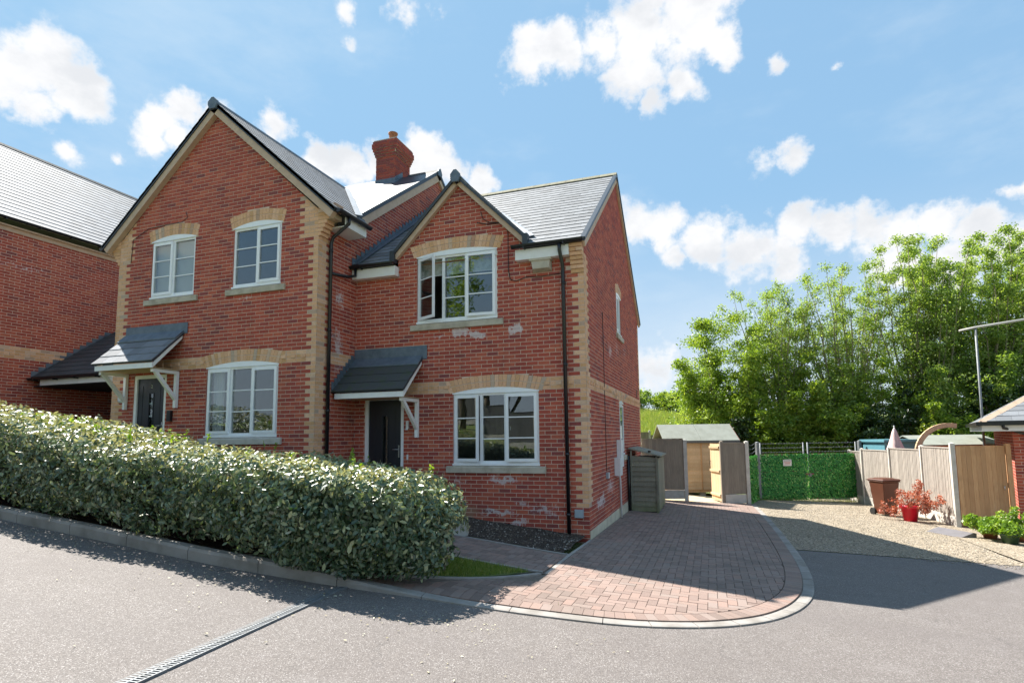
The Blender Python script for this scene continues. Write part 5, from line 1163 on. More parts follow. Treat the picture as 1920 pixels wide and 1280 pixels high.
# bungalow corner
BG = thing('bungalow', 'corner of a low brick bungalow with a hipped roof at the right edge', 'bungalow', (12, 10, -.8))
E0 = Vector((8.44, 7.0)); bV = Vector((.315, .949)); aS = aV; aV = Vector((.949, -.315)); Wc = E0 + aV * .62 + bV * .45; zE = 2.05
MBG = plane((Wc.x, Wc.y, -.9), (aV.x, aV.y, 0), (0, 0, 1)); MBG.translation += Vector((bV.x, bV.y, 0)) * .006
rb = Pieces('brick', 'brickwork', BG); bricks(MBG, [rect(0, 6, 0, 2.85)], (0, 38), (0, 6), rb, rb, (), (), lambda u, k: 'brick'); MBS = plane((Wc.x, Wc.y, -.9), (-bV.x, -bV.y, 0), (0, 0, 1)); 
MBS = plane(((Wc + bV * 6).x, (Wc + bV * 6).y, -.9), (-bV.x, -bV.y, 0), (0, 0, 1)); bricks(MBS, [rect(0, 6, 0, 2.85)], (0, 38), (0, 6), rb, rb, (), (), lambda u, k: 'brick'); rb.finish()
wall(MBG, [(0, 6, 0, 2.86)], [], [], 'front_wall', BG); wall(MBS, [(0, 6, 0, 2.86)], [], [], 'side_wall', BG)
r = MB(); mbk = math.hypot(1, .62); MR1 = plane((E0.x, E0.y, zE), (aV.x, aV.y, 0), Vector((bV.x, bV.y, .62)).normalized()); p1 = [(0, 0), (8, 0), (8, 3.6 * mbk), (3.6, 3.6 * mbk)]; slab(r, MR1, p1, .05, 'verge_dark')
e2 = E0 + bV * 7.2; MR2 = plane((e2.x, e2.y, zE), (-bV.x, -bV.y, 0), Vector((aV.x, aV.y, .62)).normalized()); p2 = [(0, 0), (7.2, 0), (3.6, 3.6 * mbk)]; slab(r, MR2, p2, .05, 'verge_dark'); RB = r.build('roof', BG)
pb_ = Pieces('slate', 'slates_rest', RB); slates(MR1, [p1], pb_, 'slate'); slates(MR2, [p2], pb_, 'slate'); pb_.finish()
a_ = Vector((E0.x, E0.y, zE + .02)); c_ = E0 + (aV + bV) * 3.6; c_ = Vector((c_.x, c_.y, zE + .62 * 3.6 + .03)); dh = (c_ - a_)
for k in range(10): p, q = a_ + dh * (k / 10 + .002), a_ + dh * ((k + 1) / 10 - .002); sd_ = dh.cross(Vector((0, 0, 1))).normalized(); b = MB(); b.prism([p + sd_ * .1 - Vector((0, 0, .05)), p + Vector((0, 0, .03)), p - sd_ * .1 - Vector((0, 0, .05)), p - Vector((0, 0, .07))], q - p, 'verge_beige'); b.build('hip_tile', RB)
b = MB(plane((E0.x, E0.y, zE), (aV.x, aV.y, 0), (bV.x, bV.y, 0))); b.box((-.02, -.09, -.10), (8, .0, -.005), 'black_plastic'); b.box((-.09, -.09, -.10), (-.021, 7, -.005), 'black_plastic'); b.build('gutter', BG)
b = MB(plane((E0.x, E0.y, zE), (aV.x, aV.y, 0), (bV.x, bV.y, 0))); b.box((.02, .02, -.24), (8, .04, -.10), 'white_paint'); b.box((.02, .041, -.24), (.04, 7, -.10), 'white_paint'); b.box((.041, .041, -.24), (8, .44, -.225), 'white_paint'); b.box((.041, .441, -.24), (1.0, 7, -.225), 'white_paint'); b.build('fascia', BG)
b = MB(plane((E0.x, E0.y, zE), (aV.x, aV.y, 0), (bV.x, bV.y, 0))); b.tube([(.42, -.05, -.08), (.42, -.03, -.16), (.88, .40, -.33), (.94, .40, -.42), (.94, .40, -2.75)], .035, 'black_plastic', 10); b.build('downpipe', BG)
aV = aS
# teal and pale-roofed sheds behind the right fence
S2 = thing('garden_shed', 'small teal shed with a flat roof, seen over the pale fence beside the parasol', 'shed', (8.1, 12.6, -.7)); M = plane((7.62, 12.0, -.7), (aV.x, aV.y, 0), (-aV.y, aV.x, 0)); b = MB(M); b.box((0, 0, 0), (1.05, 1.2, 2.18), 'teal'); b.build('shed_body', S2); b = MB(M); b.box((-.06, -.08, 2.185), (1.12, 1.3, 2.27), 'teal', .9); b.build('roof', S2)
S3 = thing('garden_shed', 'long shed with a pale green sloping roof behind the orange side gate', 'shed', (10, 12.6, -.8)); M = plane((8.78, 12.15, -.75), (aV.x, aV.y, 0), (-aV.y, aV.x, 0)); b = MB(M); b.box((.06, .1, 0), (2.7, 1.6, 2.12), 'wood_orange'); b.build('shed_body', S3)
b = MB(M); b.prism([(0, 0, 2.10), (0, 1.0, 2.42), (0, 1.0, 2.45), (0, 0, 2.13)], (2.78, 0, 0), 'felt_green'); b.prism([(0, 1.0, 2.45), (0, 1.0, 2.42), (0, 1.8, 2.14), (0, 1.8, 2.17)], (2.78, 0, 0), 'felt_green'); b.build('roof', S3)
# folded parasol
PA = thing('parasol', 'folded pinkish garden parasol standing behind the pale fence', 'parasol', (7.72, 11.2, -.68)); b = MB(); b.tube([(7.72, 11.2, -.68), (7.72, 11.2, 2.0)], .018, 'white_paint', 8); b.build('pole', PA)
vs = []; fs = []; prof = [(.012, 1.96), (.04, 1.90), (.07, 1.80), (.10, 1.62), (.16, 1.40), (.20, 1.22)]; nn = 16
for i, (q, z) in enumerate(prof):
    for k in range(nn): rr = q * (1 + (.28 if k % 2 else -.2) * min(1, i / 3)); a = 2 * math.pi * k / nn; vs.append((7.72 + rr * math.cos(a), 11.2 + rr * math.sin(a), z + (.05 if k % 2 and i == 5 else 0)))
for i in range(5):
    for k in range(nn): fs.append((i * nn + k, (i + 1) * nn + k, (i + 1) * nn + (k + 1) % nn, i * nn + (k + 1) % nn))
b = MB(); b.add(vs, fs, 'parasol_cloth', .5, True); b.build('canopy_cloth', PA); b = MB(); b.lathe((7.72, 11.2, 1.97), [(0, 0), (.022, 0), (.02, .04), (0, .07)], 'meter_white', 8); b.build('finial', PA)
# curved timber
CT = thing('curved_beam', 'curved pale timber arching up over the pale fence', 'beam', (8.3, 11.2, -.7)); b = MB()
pts = []
for k in range(13):
    t = k / 12; a = R_(182 - 105 * t); pts.append((9.42 + 1.15 * math.cos(a) * .88, 11.45 + .36 * t, 1.02 + 1.0 * math.sin(a)))
pts = [(pts[0][0] - .01, pts[0][1], -.7)] + pts
for i in range(len(pts) - 1):
    p, q = Vector(pts[i]), Vector(pts[i + 1]); d = (q - p); n_ = Vector((d.z, 0, -d.x)).normalized() * .075; b.prism([p - n_, q - n_, q + n_, p + n_], (0, .1, 0), 'wood_tan', .3)
b.build('beam', CT)
# lamp-like goal pole
PL = thing('metal_pole', 'tall thin metal pole with a long level crossbar, in front of the trees at right', 'pole', (10.47, 12.24, -.8)); b = MB(); b.tube([(10.47, 12.24, -.8), (10.42, 11.9, 5.14)], .034, 'galv', 10); b.build('pole', PL); b = MB(); b.tube([(10.0, 12.0, 5.12), (10.42, 11.9, 5.19), (13.2, 11.2, 5.45)], .036, 'pole_grey', 8); b.build('crossbar', PL)
# wheelie bin
BN = thing('wheelie_bin', 'brown wheelie bin standing at the back of the gravel yard', 'bin', (6.68, 8.72, h(6.68, 8.72)))
M = Matrix.Translation((6.68, 8.72, h(6.68, 8.72))) @ Matrix.Rotation(.42, 4, 'Z')
b = MB(M)
def frus(b, x0, x1, y0, y1, z0, X0, X1, Y0, Y1, z1, m): b.add([(x0, y0, z0), (x1, y0, z0), (x1, y1, z0), (x0, y1, z0), (X0, Y0, z1), (X1, Y0, z1), (X1, Y1, z1), (X0, Y1, z1)], [(0, 3, 2, 1), (4, 5, 6, 7), (0, 1, 5, 4), (1, 2, 6, 5), (2, 3, 7, 6), (3, 0, 4, 7)], m)
frus(b, -.19, .19, -.22, .17, .05, -.245, .245, -.30, .27, .94, 'bin_brown'); frus(b, -.265, .265, -.32, .29, .941, -.27, .27, -.325, .295, .985, 'bin_brown'); b.build('body', BN, bevel=.015)
b = MB(M); frus(b, -.285, .285, -.35, .30, .99, -.26, .26, -.30, .27, 1.035, 'bin_brown'); frus(b, -.20, .20, -.25, .2, 1.036, -.16, .16, -.2, .15, 1.055, 'bin_brown'); b.build('lid', BN, bevel=.012)
b = MB(M); b.tube([(-.24, .36, .98), (.24, .36, .98)], .014, 'bin_brown', 8); b.box((-.24, .28, .97), (-.2, .36, 1.0), 'bin_brown'); b.box((.2, .28, .97), (.24, .36, 1.0), 'bin_brown'); b.build('handle', BN)
for x in (-.25, .19): b = MB(M); b.tube([(x, .20, .10), (x + .06, .20, .10)], .10, 'rubber', 18); b.build('wheel', BN)
b = MB(M); b.tube([(-.24, .20, .10), (.24, .20, .10)], .012, 'steel', 6); b.build('axle', BN)
# pots and plants
def pot(par, c, r0, r1, ht, m, rim=.02):
    b = MB(); b.lathe(c, [(0, 0), (r0, 0), (r0 + (r1 - r0) * .85, ht * .82), (r1, ht * .82), (r1 + rim, ht * .84), (r1 + rim, ht), (r1 - .01, ht), (r1 - .02, ht * .9), (0, ht * .9)], m, 22); b.build('pot', par)
def leafcloud(centers, rad, n, size, seed, up=.0, asp=.5, flat_=1.0):
    """diamond leaves scattered in balls"""
    g_ = np.random.default_rng(seed); C_ = np.asarray(centers, float); k = len(C_); rad = np.broadcast_to(np.asarray(rad, float), (k,)); idx = g_.integers(0, k, n)
    d = g_.normal(0, 1, (n, 3)); d /= np.linalg.norm(d, axis=1)[:, None]; q = g_.random(n) ** .45; c = C_[idx] + d * (rad[idx] * q)[:, None] * np.array([1, 1, flat_])
    nrm = g_.normal(0, 1, (n, 3)); nrm[:, 2] += up; nrm /= np.linalg.norm(nrm, axis=1)[:, None]; t = np.cross(nrm, g_.normal(0, 1, (n, 3))); t /= np.linalg.norm(t, axis=1)[:, None]; s_ = np.cross(nrm, t); sz = g_.uniform(.65, 1.35, n)[:, None] * size
    V = np.stack([c - t * sz, c + s_ * sz * asp, c + t * sz, c - s_ * sz * asp], 1).reshape(-1, 3); cr = g_.random(k); return V, np.arange(4 * n).reshape(-1, 4), np.clip(.55 * cr[idx] + .45 * g_.random(n), 0, 1)
RS = thing('potted_shrub', 'red-leaved shrub spilling from a bright red pot beside the bin', 'potted plant', (6.95, 7.58, h(6.95, 7.58))); z = h(6.95, 7.58); pot(RS, (6.95, 7.58, z), .15, .215, .42, 'pot_red')
g_ = np.random.default_rng(21); cs = [(6.95 + g_.normal(0, .30) + .18, 7.6 + g_.normal(0, .28), z + .42 + abs(g_.normal(0, .25))) for _ in range(60)] + [(6.62 + g_.normal(0, .14), 7.75 + g_.normal(0, .1), z + .18 + abs(g_.normal(0, .1))) for _ in range(12)] + [(7.35 + g_.normal(0, .12), 7.5 + g_.normal(0, .15), z + .25 + abs(g_.normal(0, .2))) for _ in range(26)] + [(7.2 + g_.normal(0, .03), 7.6, z + .7 + .04 * k) for k in range(9)]
leaf_mesh('foliage', RS, [leafcloud(cs, .085, 3300, .026, 22, .3)], 'leaf_red'); b = MB()
for c in cs[::2]: b.tube([(6.95, 7.58, z + .35), ((6.95 + c[0]) / 2, (7.58 + c[1]) / 2, max(z + .45, c[2] * .6 + z * .4 + .1)), c], [.008, .005, .002], 'stem_brown', 4)
b.build('stems', RS)
def potplant(name, label, x, y, r, ht, pr, ph, m, pm, seed, n=1500, size=.03, flowers=0):
    z = h(x, y); P = thing(name, label, 'potted plant', (x, y, z)); pot(P, (x, y, z), pr * .7, pr, ph, pm); g_ = np.random.default_rng(seed); cs = [(x + g_.normal(0, r * .45), y + g_.normal(0, r * .45), z + ph + abs(g_.normal(0, ht * .4))) for _ in range(26)]
    leaf_mesh('foliage', P, [leafcloud(cs, r * .28, n, size, seed + 1, .5)], m)
    b = MB()
    for c in cs[::3]: b.tube([(x, y, z + ph * .8), c], [.006, .003], 'stem_brown', 4)
    b.build('stems', P)
    if flowers: leaf_mesh('flowers', P, [leafcloud([c for c in cs if c[2] > z + ph + ht * .3] or cs, r * .3, flowers, .018, seed + 5, .5, .9)], 'dry_leaf')
potplant('potted_plant', 'leafy green plant in a terracotta pot, left of the two pots by the bungalow', 7.70, 5.10, .38, .26, .16, .24, 'leaf_bright', 'terracotta', 40, 2300, .036)
potplant('potted_plant', 'spreading green plant in a dark green pot, nearest the right picture edge', 7.78, 4.45, .34, .22, .17, .22, 'leaf_bright', 'pot_green', 44, 2100, .034)
potplant('potted_plant', 'taller bushy plant with pale flowers behind the two leafy pots', 8.15, 4.95, .34, .42, .15, .26, 'leaf_bright', 'terracotta', 48, 1900, .032, 160)
# dark wedge ramp on the gravel edge
M = Matrix.Translation((7.05, 5.25, h(7.05, 5.25))) @ Matrix.Rotation(R_(-62), 4, 'Z'); b = MB(M); b.prism([(-.45, -.2, .0), (-.45, .2, .0), (-.45, .2, .09), (-.45, .12, .10), (-.45, -.2, .015)], (.85, 0, 0), 'slab_dark'); o = b.build('kerb_ramp', None); tag(o, 'dark wedge-shaped ramp lying on the pale path edge', 'ramp')
# stone step at the end of the path
M = Matrix.Translation((-1.95, -1.32, h(-1.95, -1.32))) @ Matrix.Rotation(R_(20), 4, 'Z'); b = MB(M); b.box((-.55, -.10, -.05), (.22, .16, .17), 'concrete'); o = b.build('concrete_block', None, bevel=.012); tag(o, 'grey concrete block at the corner of the flower bed beside the hedge end', 'block')
b = MB(); b.tube([(-8.25, YL - .01, 6.62), (-8.2, YL - .01, 6.5), (-8.35, YL - .01, 6.42), (-9.3, YL - .01, 6.40), (-9.75, YL - .01, 6.2), (-9.78, YL - .01, 5.7)], .006, 'cable', 6); b.build('phone_cable', HL)

# ------------------------------------------------------------------ hedge
HG = thing('hedge', 'long clipped evergreen hedge along the road kerb in front of the houses', 'hedge', (-5, -3.9, h(-5, -3.9)))
def kerby(x):
    for i in range(len(KERB) - 1):
        if KERB[i][0] <= x <= KERB[i + 1][0]: t = (x - KERB[i][0]) / (KERB[i + 1][0] - KERB[i][0]); return KERB[i][1] * (1 - t) + KERB[i + 1][1] * t
    return KERB[0][1]
HX1 = -.74
def hedge_pts(n, seed, xr, din=(0, .16), full=False):
    g_ = np.random.default_rng(seed); x = g_.uniform(xr[0], xr[1], n); p = 4.6; w = g_.uniform(-1.15, 3.2, n)           # along the outline: front face, top, upper back
    a = np.where(w < 1, -1.0, np.where(w < 2.6, -1 + (w - 1) * 1.25, 1.0)); b = np.where(w < 1, np.maximum(w, -1), np.where(w < 2.6, 1.0, 1 - (w - 2.6) * 1.6)); a = np.where(w < -1, -1 + (-1 - w), a)
    kk = (np.abs(a) ** p + np.abs(b) ** p) ** (1 / p); a = a / kk; b = b / kk; an = np.sign(a) * np.abs(a) ** (p - 1); bn = np.sign(b) * np.abs(b) ** (p - 1); th = w
    t = np.clip((x - (HX1 - .75)) / .75, 0, 1); sc = np.sqrt(np.clip(1 - t ** 2.6, 0, 1))
    yf = np.array([kerby(v) for v in x]) - .05 + .16 * np.clip(-b, 0, 1) ** 2 - .11 * np.clip((x + 3.2) / 1.4, 0, 1); yb = -3.05 + .0 * x; yf = np.where(x > -1.6, yf + (x + 1.6) * .10, yf)
    wob = .03 * np.sin(x * 2.3 + 1) + .03 * np.sin(x * 5.1 + 2 * th) + .04 * np.sin(th * 7 + x * 3) + .035 * np.sin(x * 11 + th * 4) * np.sin(th * 9 - x * 4)
    top = 1.13 + .05 * np.clip(-5 - x, 0, 6) + .03 * np.sin(x * 1.7) + .02 * np.sin(x * 4.4 + 2) + .02 * g_.normal(0, 1, n); low = .12 - .10 * np.clip((x + 2.8) / 1.2, 0, 1) + .05 * np.sin(x * 3.3) + .03 * np.sin(x * 9)
    cy_, hy = (yf + yb) / 2, (yb - yf) / 2; cz_, hz_ = (top + low) / 2, (top - low) / 2; dpt = g_.uniform(din[0], din[1], n) ** 1.0
    k = np.sqrt(.35 + .65 * sc ** 2); yy_ = cy_ + (hy * sc + wob - dpt) * a; zz_ = cz_ + (hz_ * (.25 + .75 * sc) - dpt) * b - .12 * (1 - sc) * 0
    g0_ = np.array([h(u, v) for u, v in zip(x, yy_)]); zc_ = g0_ + zz_
    nx_ = np.where(t > .05, t * 1.4, 0); nrm = np.stack([nx_, an * (1 - .4 * t), bn], 1) ; nrm /= np.linalg.norm(nrm, axis=1)[:, None] + 1e-9
    return np.stack([x - dpt * t, yy_, zc_], 1), nrm, th, g_
LEAFS = np.array([(-1, 0, 0), (-.35, .42, .10), (.45, .38, .06), (1, 0, -.05), (.45, -.38, .06), (-.35, -.42, .10), (-.3, 0, -.02), (.45, 0, -.04)])
LF = np.array([(0, 6, 1, 1), (0, 5, 6, 6), (6, 7, 2, 1), (5, 4, 7, 6), (7, 3, 2, 2), (4, 3, 7, 7)])
LQ = [(0, 6, 1), (0, 5, 6), (6, 7, 2), (6, 2, 1), (5, 4, 7), (5, 7, 6), (7, 3, 2), (4, 3, 7)]
def leaf_frames(c, nrm, g_, tilt=1.05, droop=.5):
    n = len(c); nn = nrm + g_.normal(0, tilt * .5, (n, 3)); nn /= np.linalg.norm(nn, axis=1)[:, None]; up_ = np.tile(np.array([0, 0, -droop]), (n, 1)) + g_.normal(0, .8, (n, 3))
    t = up_ - nn * np.sum(up_ * nn, 1)[:, None]; t /= np.linalg.norm(t, axis=1)[:, None]; s = np.cross(nn, t); return t, s, nn
parts = []; singles = []
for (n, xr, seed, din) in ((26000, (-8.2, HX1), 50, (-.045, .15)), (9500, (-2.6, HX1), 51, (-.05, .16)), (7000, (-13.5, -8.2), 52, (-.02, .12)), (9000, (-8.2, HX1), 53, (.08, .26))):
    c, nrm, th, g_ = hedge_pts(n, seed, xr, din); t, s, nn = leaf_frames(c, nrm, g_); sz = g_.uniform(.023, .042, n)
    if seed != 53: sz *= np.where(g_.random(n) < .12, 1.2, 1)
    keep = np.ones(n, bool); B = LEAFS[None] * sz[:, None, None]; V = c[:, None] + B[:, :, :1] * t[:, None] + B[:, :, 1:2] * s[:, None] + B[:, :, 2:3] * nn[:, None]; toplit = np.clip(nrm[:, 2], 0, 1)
    r_ = np.clip(g_.random(n) ** 1.7 * .85 + .42 * toplit ** 2 * g_.random(n) ** .7, 0, 1)  # sunlit hedge top put into the colour: upward-facing leaves get a paler tone
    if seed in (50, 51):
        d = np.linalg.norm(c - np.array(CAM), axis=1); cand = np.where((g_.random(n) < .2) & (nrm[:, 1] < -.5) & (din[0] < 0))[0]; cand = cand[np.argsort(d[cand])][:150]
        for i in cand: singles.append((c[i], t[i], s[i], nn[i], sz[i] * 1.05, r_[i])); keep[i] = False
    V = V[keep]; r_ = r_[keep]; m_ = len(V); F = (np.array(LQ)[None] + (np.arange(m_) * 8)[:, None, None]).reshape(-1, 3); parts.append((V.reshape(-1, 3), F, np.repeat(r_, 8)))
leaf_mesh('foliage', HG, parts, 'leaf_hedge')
var = []
for k in range(8): b = MB(); b.add([tuple(v) for v in LEAFS], LQ, 'leaf_hedge', (k + .5) / 8); var.append(b.mesh('leaf'))
for c, t, s, n_, z, r_ in singles: link('leaf', var[min(7, int(r_ * 8))], HG, Matrix(((t[0] * z, s[0] * z, n_[0] * z, c[0]), (t[1] * z, s[1] * z, n_[1] * z, c[1]), (t[2] * z, s[2] * z, n_[2] * z, c[2]), (0, 0, 0, 1))))
# young shoots standing out of the top
g_ = np.random.default_rng(60); sh = MB(); cs = []
for k in range(95):
    x = g_.uniform(-9.5, -1.1) if k > 40 else g_.uniform(-9.5, -5.5); y = g_.uniform(-4.5, -3.2); z = h(x, y) + 1.11; l = g_.uniform(.06, .20); a = g_.uniform(0, 6.28); d = Vector((math.cos(a) * .4, math.sin(a) * .4, 1)).normalized(); p = Vector((x, y, z - .08)); sh.tube([p, p + d * (l + .08)], [.004, .002], 'stem_brown', 4); cs += [tuple(p + d * (.08 + l * q)) for q in (.3, .55, .8, 1)]
sh.build('shoot_stems', HG); leaf_mesh('shoots', HG, [leafcloud(cs, .03, len(cs) * 3, .026, 61, .4)], 'leaf_bright')
st_ = MB()
for k in range(70):
    x = g_.uniform(-9.5, -1.0); y = g_.uniform(-4.35, -3.5); z = h(x, y); j = g_.normal(0, .12, 4); st_.tube([(x, y, z - .02), (x + j[0] * .4, y + j[1] * .4, z + .3), (x + j[2], y + j[3], z + .8)], [.016, .012, .006], 'bark', 5)
st_.build('stems', HG)
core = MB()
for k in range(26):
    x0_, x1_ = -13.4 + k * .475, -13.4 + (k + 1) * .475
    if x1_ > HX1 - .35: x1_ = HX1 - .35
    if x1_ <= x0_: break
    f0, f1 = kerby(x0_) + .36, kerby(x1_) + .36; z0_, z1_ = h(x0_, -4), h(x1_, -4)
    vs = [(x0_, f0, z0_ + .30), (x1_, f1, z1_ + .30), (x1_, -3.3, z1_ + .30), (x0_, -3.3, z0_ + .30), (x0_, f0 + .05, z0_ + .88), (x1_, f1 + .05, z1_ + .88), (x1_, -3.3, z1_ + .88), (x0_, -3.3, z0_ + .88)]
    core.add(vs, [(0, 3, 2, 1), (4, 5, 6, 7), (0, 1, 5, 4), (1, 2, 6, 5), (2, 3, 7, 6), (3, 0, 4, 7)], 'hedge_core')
core.build('shade_core', HG)  # solid dark block; its colour stands in for shade inside the hedge

# ------------------------------------------------------------------ trees
def tree(name, label, cat, x, y, ht, rad, seed, stems=5, leaves=20000, size=.07, leafm='leaf_spring', barkm='bark', crown=(.25, 1.0), dens=1.0, shoot=False, lean=.35, tr=.13, group=None, zz=None, clump=.42, second=None):
    g_ = np.random.default_rng(seed); z = terrain(x, y) if zz is None else zz; P = thing(name, label, cat, (x, y, z), group); tk = MB(); br = MB(); cs = []; rs = []
    tk.tube([(x, y, z - .2), (x + g_.normal(0, .08), y + g_.normal(0, .08), z + ht * .12), (x + g_.normal(0, .1), y + g_.normal(0, .1), z + ht * .24)], [tr * 1.25, tr, tr * .8], barkm, 9)
    if shoot: stems = int(stems * 1.9)
    for k in range(stems):
        a = 2 * math.pi * k / stems * (2.4 if shoot else 1) + g_.uniform(-.5, .5); rr = rad * g_.uniform(.12 if shoot else .35, .95); top = ht * g_.uniform(.72, 1.02) * (1 - .25 * (rr / rad) ** 2 * (0 if shoot else 1)); pts = []
        for q in np.linspace(0, 1, 8):
            f = q ** (.8 if shoot else .75); pts.append(Vector((x + math.cos(a) * rr * f + g_.normal(0, .05) * q * 2, y + math.sin(a) * rr * f + g_.normal(0, .05) * q * 2, z + ht * .16 + (top - ht * .16) * q)))
        br.tube(pts, [tr * (.28 if shoot else .55) * (1 - q) + .007 for q in np.linspace(0, 1, 8)], barkm, 6)
        for j in range(2, 8):
            q = j / 7
            if q < crown[0]: continue
            for _ in range(3):
                b0 = pts[j]; aa = g_.uniform(0, 6.28); l = rad * g_.uniform(.12, .5) * (1.15 - q) * (.9 if shoot else 1.25); e = b0 + Vector((math.cos(aa) * l, math.sin(aa) * l, l * g_.uniform(.2, 1.3) * (1.2 if shoot else .6)))
                br.tube([b0, b0.lerp(e, .5) + Vector((0, 0, .04)), e], [.016, .010, .004], barkm, 4)
                for w in (.35, .7, 1):
                    cs.append(tuple(b0.lerp(e, w))); rs.append((.33 if shoot else rad * .17) * g_.uniform(.6, 1.3))
    if shoot:
        for _ in range(130): a = g_.uniform(0, 6.28); q = g_.uniform(0, 1) ** .5 * rad * .85; w = g_.uniform(.28, .78); cs.append((x + math.cos(a) * q, y + math.sin(a) * q, z + ht * w)); rs.append(.66 * g_.uniform(.6, 1.3))
    else:   # fill the crown volume with clumps, denser towards its outside
        m_ = int(55 * dens)
        for _ in range(m_):
            d = g_.normal(0, 1, 3); d /= np.linalg.norm(d); q = g_.uniform(.55, 1) ; zc = z + ht * (.5 * (crown[0] + 1) - .02); hz_ = ht * (1 - crown[0]) / 2
            cs.append((x + d[0] * rad * q * .92, y + d[1] * rad * q * .92, zc + d[2] * hz_ * q)); rs.append(clump * g_.uniform(.6, 1.35))
    tk.build('trunk', P); br.build('branches', P)
    o = leaf_mesh('crown', P, [leafcloud(cs, rs, leaves, size, seed + 1, .25, .55, .8)], leafm)
    if second:
        lo = [c for c in cs if c[2] < z + ht * second[2]] or cs; leaf_mesh('ivy', P, [leafcloud(lo, [clump * .9] * len(lo), second[1], size * .9, seed + 2, .2, .7)], second[0])
    return P
GT = 'trees behind the green gates'
tree('hawthorn_tree', 'broad bright green bushy tree directly behind the pale green shed roof', 'tree', 2.9, 17.2, 8.5, 2.5, 100, 8, 52000, .052, 'leaf_green', dens=3.2, crown=(.12, 1), group=GT)
tree('hawthorn_tree', 'lower rounded green bush at the left end of the tree belt', 'tree', 1.7, 18.2, 6.4, 1.7, 101, 6, 15000, .06, 'leaf_spring', dens=1.6, crown=(.05, 1), group=GT)
tree('willow_tree', 'sparse willow with thin upright shoots, leftmost of the thin-topped trees', 'tree', 5.4, 18.3, 9.3, 2.4, 102, 17, 27000, .043, 'leaf_spring', 'bark_pale', crown=(.3, 1), shoot=True, tr=.16, group=GT)
tree('willow_tree', 'thin-topped willow with open sky showing through, in the middle of the belt', 'tree', 8.0, 18.8, 9.9, 2.5, 103, 18, 33000, .043, 'leaf_spring', 'bark_pale', crown=(.28, 1), shoot=True, tr=.16, group=GT)
tree('willow_tree', 'tall full willow left of the metal pole', 'tree', 11.2, 19.2, 11.2, 2.6, 104, 18, 56000, .046, 'leaf_spring', 'bark_pale', crown=(.22, 1), shoot=True, tr=.18, group=GT)
tree('willow_tree', 'tallest yellow-green tree, standing behind the metal pole', 'tree', 13.9, 20.0, 11.4, 3.0, 105, 20, 72000, .050, 'leaf_spring', 'bark_pale', crown=(.2, 1), shoot=True, tr=.2, group=GT)
tree('willow_tree', 'large yellow-green tree cut by the right picture edge', 'tree', 17.2, 21.0, 11.2, 3.2, 106, 18, 64000, .052, 'leaf_spring', 'bark_pale', crown=(.15, 1), shoot=True, tr=.2, group=GT)
tree('ivy_tree', 'dark ivy-covered stump tree rising in the middle of the belt', 'tree', 10.1, 17.3, 6.0, .85, 107, 5, 9000, .06, 'leaf_dark', dens=1.1, crown=(.0, 1), clump=.3, group=GT)
tree('ivy_tree', 'dark evergreen mass behind the teal shed', 'tree', 12.9, 17.2, 5.2, 1.6, 108, 6, 17000, .062, 'leaf_dark', dens=2, crown=(0, 1), group=GT)
GB = 'bushes forming the dark thicket behind the gates'
for i, (x, y, ht, rad, lm, nl, lab) in enumerate(((4.7, 15.9, 3.9, 1.5, 'leaf_green', 17000, 'mid green bush right behind the left green gate'), (6.6, 16.4, 4.3, 1.6, 'leaf_green', 18000, 'taller mid green bush behind the meeting of the two green gates'), (8.6, 16.4, 4.2, 1.6, 'leaf_dark', 16000, 'dark bush behind the brown bin and fence end'), (10.6, 16.2, 3.9, 1.6, 'leaf_green', 15000, 'green bush seen above the parasol'), (12.8, 15.9, 3.6, 1.7, 'leaf_green', 15000, 'green bush seen between the curved timber and the metal pole'), (15.2, 16.6, 6.0, 2.1, 'leaf_green', 15000, 'green bush behind the bungalow roof corner'), (3.1, 15.6, 3.0, 1.3, 'leaf_dark', 13000, 'low dark bush behind the right end of the shed roof'), (17.6, 16.5, 5.5, 2.2, 'leaf_spring', 15000, 'bright bush above the bungalow roof at the right edge'), (5.6, 17.2, 6.0, 1.9, 'leaf_green', 16000, 'upper leafy bush beneath the sparse willow shoots'), (9.2, 17.9, 6.4, 2.0, 'leaf_green', 16000, 'upper leafy bush left of the dark ivy stump'), (12.3, 18.3, 7.2, 2.2, 'leaf_spring', 20000, 'tall leafy bush behind the metal pole'), (7.4, 18.0, 6.3, 1.9, 'leaf_spring', 15000, 'paler upper bush between the two thin willows'))):
    tree('bush', lab, 'bush', x, y, ht, rad, 120 + 3 * i, 6, nl, .058, lm, dens=1.8, crown=(0, 1), clump=.40, group=GB, tr=.07)
# a dense dark understorey closes the belt low down
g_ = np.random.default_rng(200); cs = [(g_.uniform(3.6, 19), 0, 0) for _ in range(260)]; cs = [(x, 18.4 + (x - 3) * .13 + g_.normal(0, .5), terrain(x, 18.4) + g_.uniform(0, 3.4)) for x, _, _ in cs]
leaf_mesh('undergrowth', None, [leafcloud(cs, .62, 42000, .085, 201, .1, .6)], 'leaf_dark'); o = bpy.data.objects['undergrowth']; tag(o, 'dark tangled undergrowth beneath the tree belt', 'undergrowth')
GH = 'bushes on the hill crest'
for i, (x, y, r_, lab) in enumerate(((-5.6, 50, 2.2, 'far bush on the hill crest, touching the house wall'), (-2.2, 51, 2.4, 'far rounded bush on the hill crest, second from the house wall'), (1.2, 49, 2.3, 'far bush on the hill crest next to the tree belt'), (4.5, 50, 2.6, 'far bush on the hill crest mostly hidden by the tree belt'))):
    tree('hill_bush', lab, 'bush', x, y, 2.5, r_, 160 + 3 * i, 5, 9000, .11, 'leaf_green' if i % 2 else 'leaf_spring', dens=1.5, crown=(0, 1), clump=.6, group=GH, tr=.07)
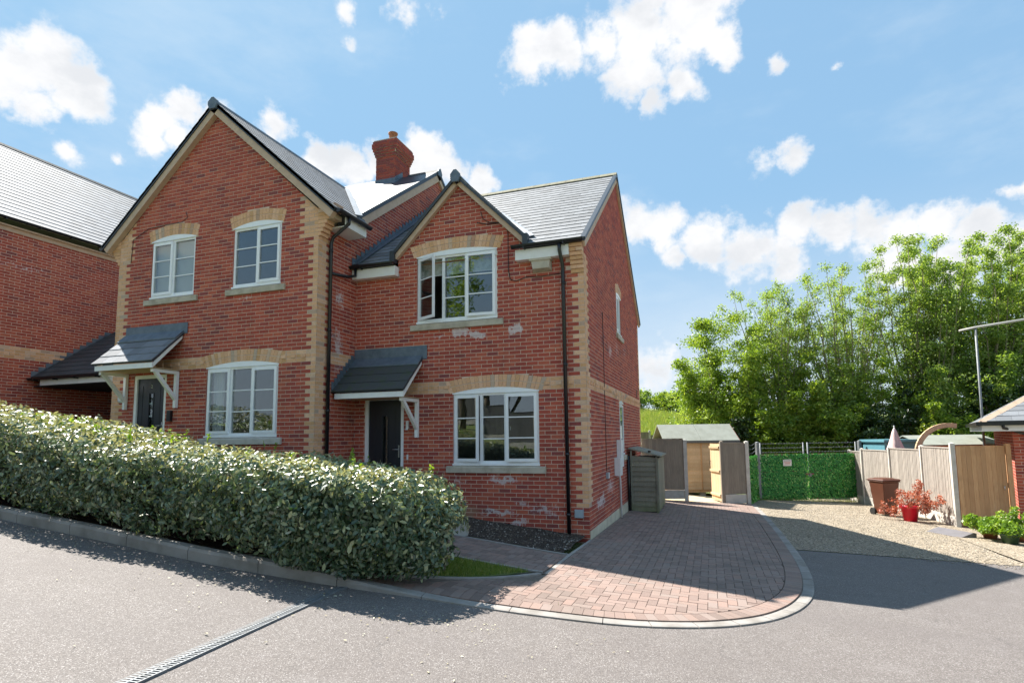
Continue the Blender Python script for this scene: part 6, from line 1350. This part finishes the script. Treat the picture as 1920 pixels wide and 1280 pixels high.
g2 = np.random.default_rng(210); n = 60000; x = g2.uniform(-9, 9, n); y = g2.uniform(24, 50, n); z = np.array([terrain(a, b) for a, b in zip(x, y)]); hh = g2.uniform(.25, .65, n); a = g2.uniform(0, 6.28, n); w = .018; b0 = np.stack([x, y, z - .02], 1); dx = np.stack([np.cos(a) * w, np.sin(a) * w, 0 * a], 1)
tp = np.stack([g2.normal(0, .12, n), g2.normal(0, .12, n), hh], 1); V = np.stack([b0 - dx, b0 + dx, b0 + tp], 1).reshape(-1, 3); o = link('hill_grass', mesh_np('hill_grass', V, np.arange(3 * n).reshape(-1, 3), ['grass_blade'], np.clip(g2.random(n) * .6 + .4, 0, 1))); tag(o, 'long pale green meadow grass on the hillside beyond the gardens', 'grass', kind='stuff')

# ------------------------------------------------------------------ the far side of the road, seen mirrored in the windows
RF = thing('garden_fence', 'grey board fence across the road, seen mirrored in the ground floor windows', 'fence', (-9, -17.6, terrain(-9, -17.6)))
for k in range(8):
    p, q = (-17.5 + k * 1.95, -17.6), (-17.5 + k * 1.95 + 1.83, -17.6); zz_ = terrain(p[0] + .9, -17.6); board_panel(RF, q, p, 1.8, 'wood_dark', w=.14, zb=zz_); post(RF, (q[0] + .06, -17.6), 1.9, z=zz_, ang=0)
for i, (x, y, ht, lab) in enumerate(((-15.5, -16.2, 9.5, 'tree across the road mirrored in the left house windows'), (-10.5, -20.5, 13.0, 'tree across the road mirrored in the open upstairs window'), (-6.0, -20.0, 8.0, 'smaller tree across the road, right of the tallest mirrored tree'), (5.0, -19.0, 6.5, 'tree across the road, behind the mirrored grey fence'))):
    tree('street_tree', lab, 'tree', x, y, ht, 2.3 if ht < 12 else 3.6, 180 + 3 * i, 7, 12000, .09, 'leaf_green', dens=1.2, crown=(.35, 1), tr=.17, group='trees across the road')
# many thin stems on one plant are one strand-like part
for o in bpy.data.objects:
    if o.name.split('.')[0] in ('stems', 'shoot_stems'): o['kind'] = 'stuff'
# named strands
for o in bpy.data.objects:
    if o.parent is None and o.type == 'EMPTY' and 'label' not in o and 'kind' not in o: o['kind'] = 'structure'
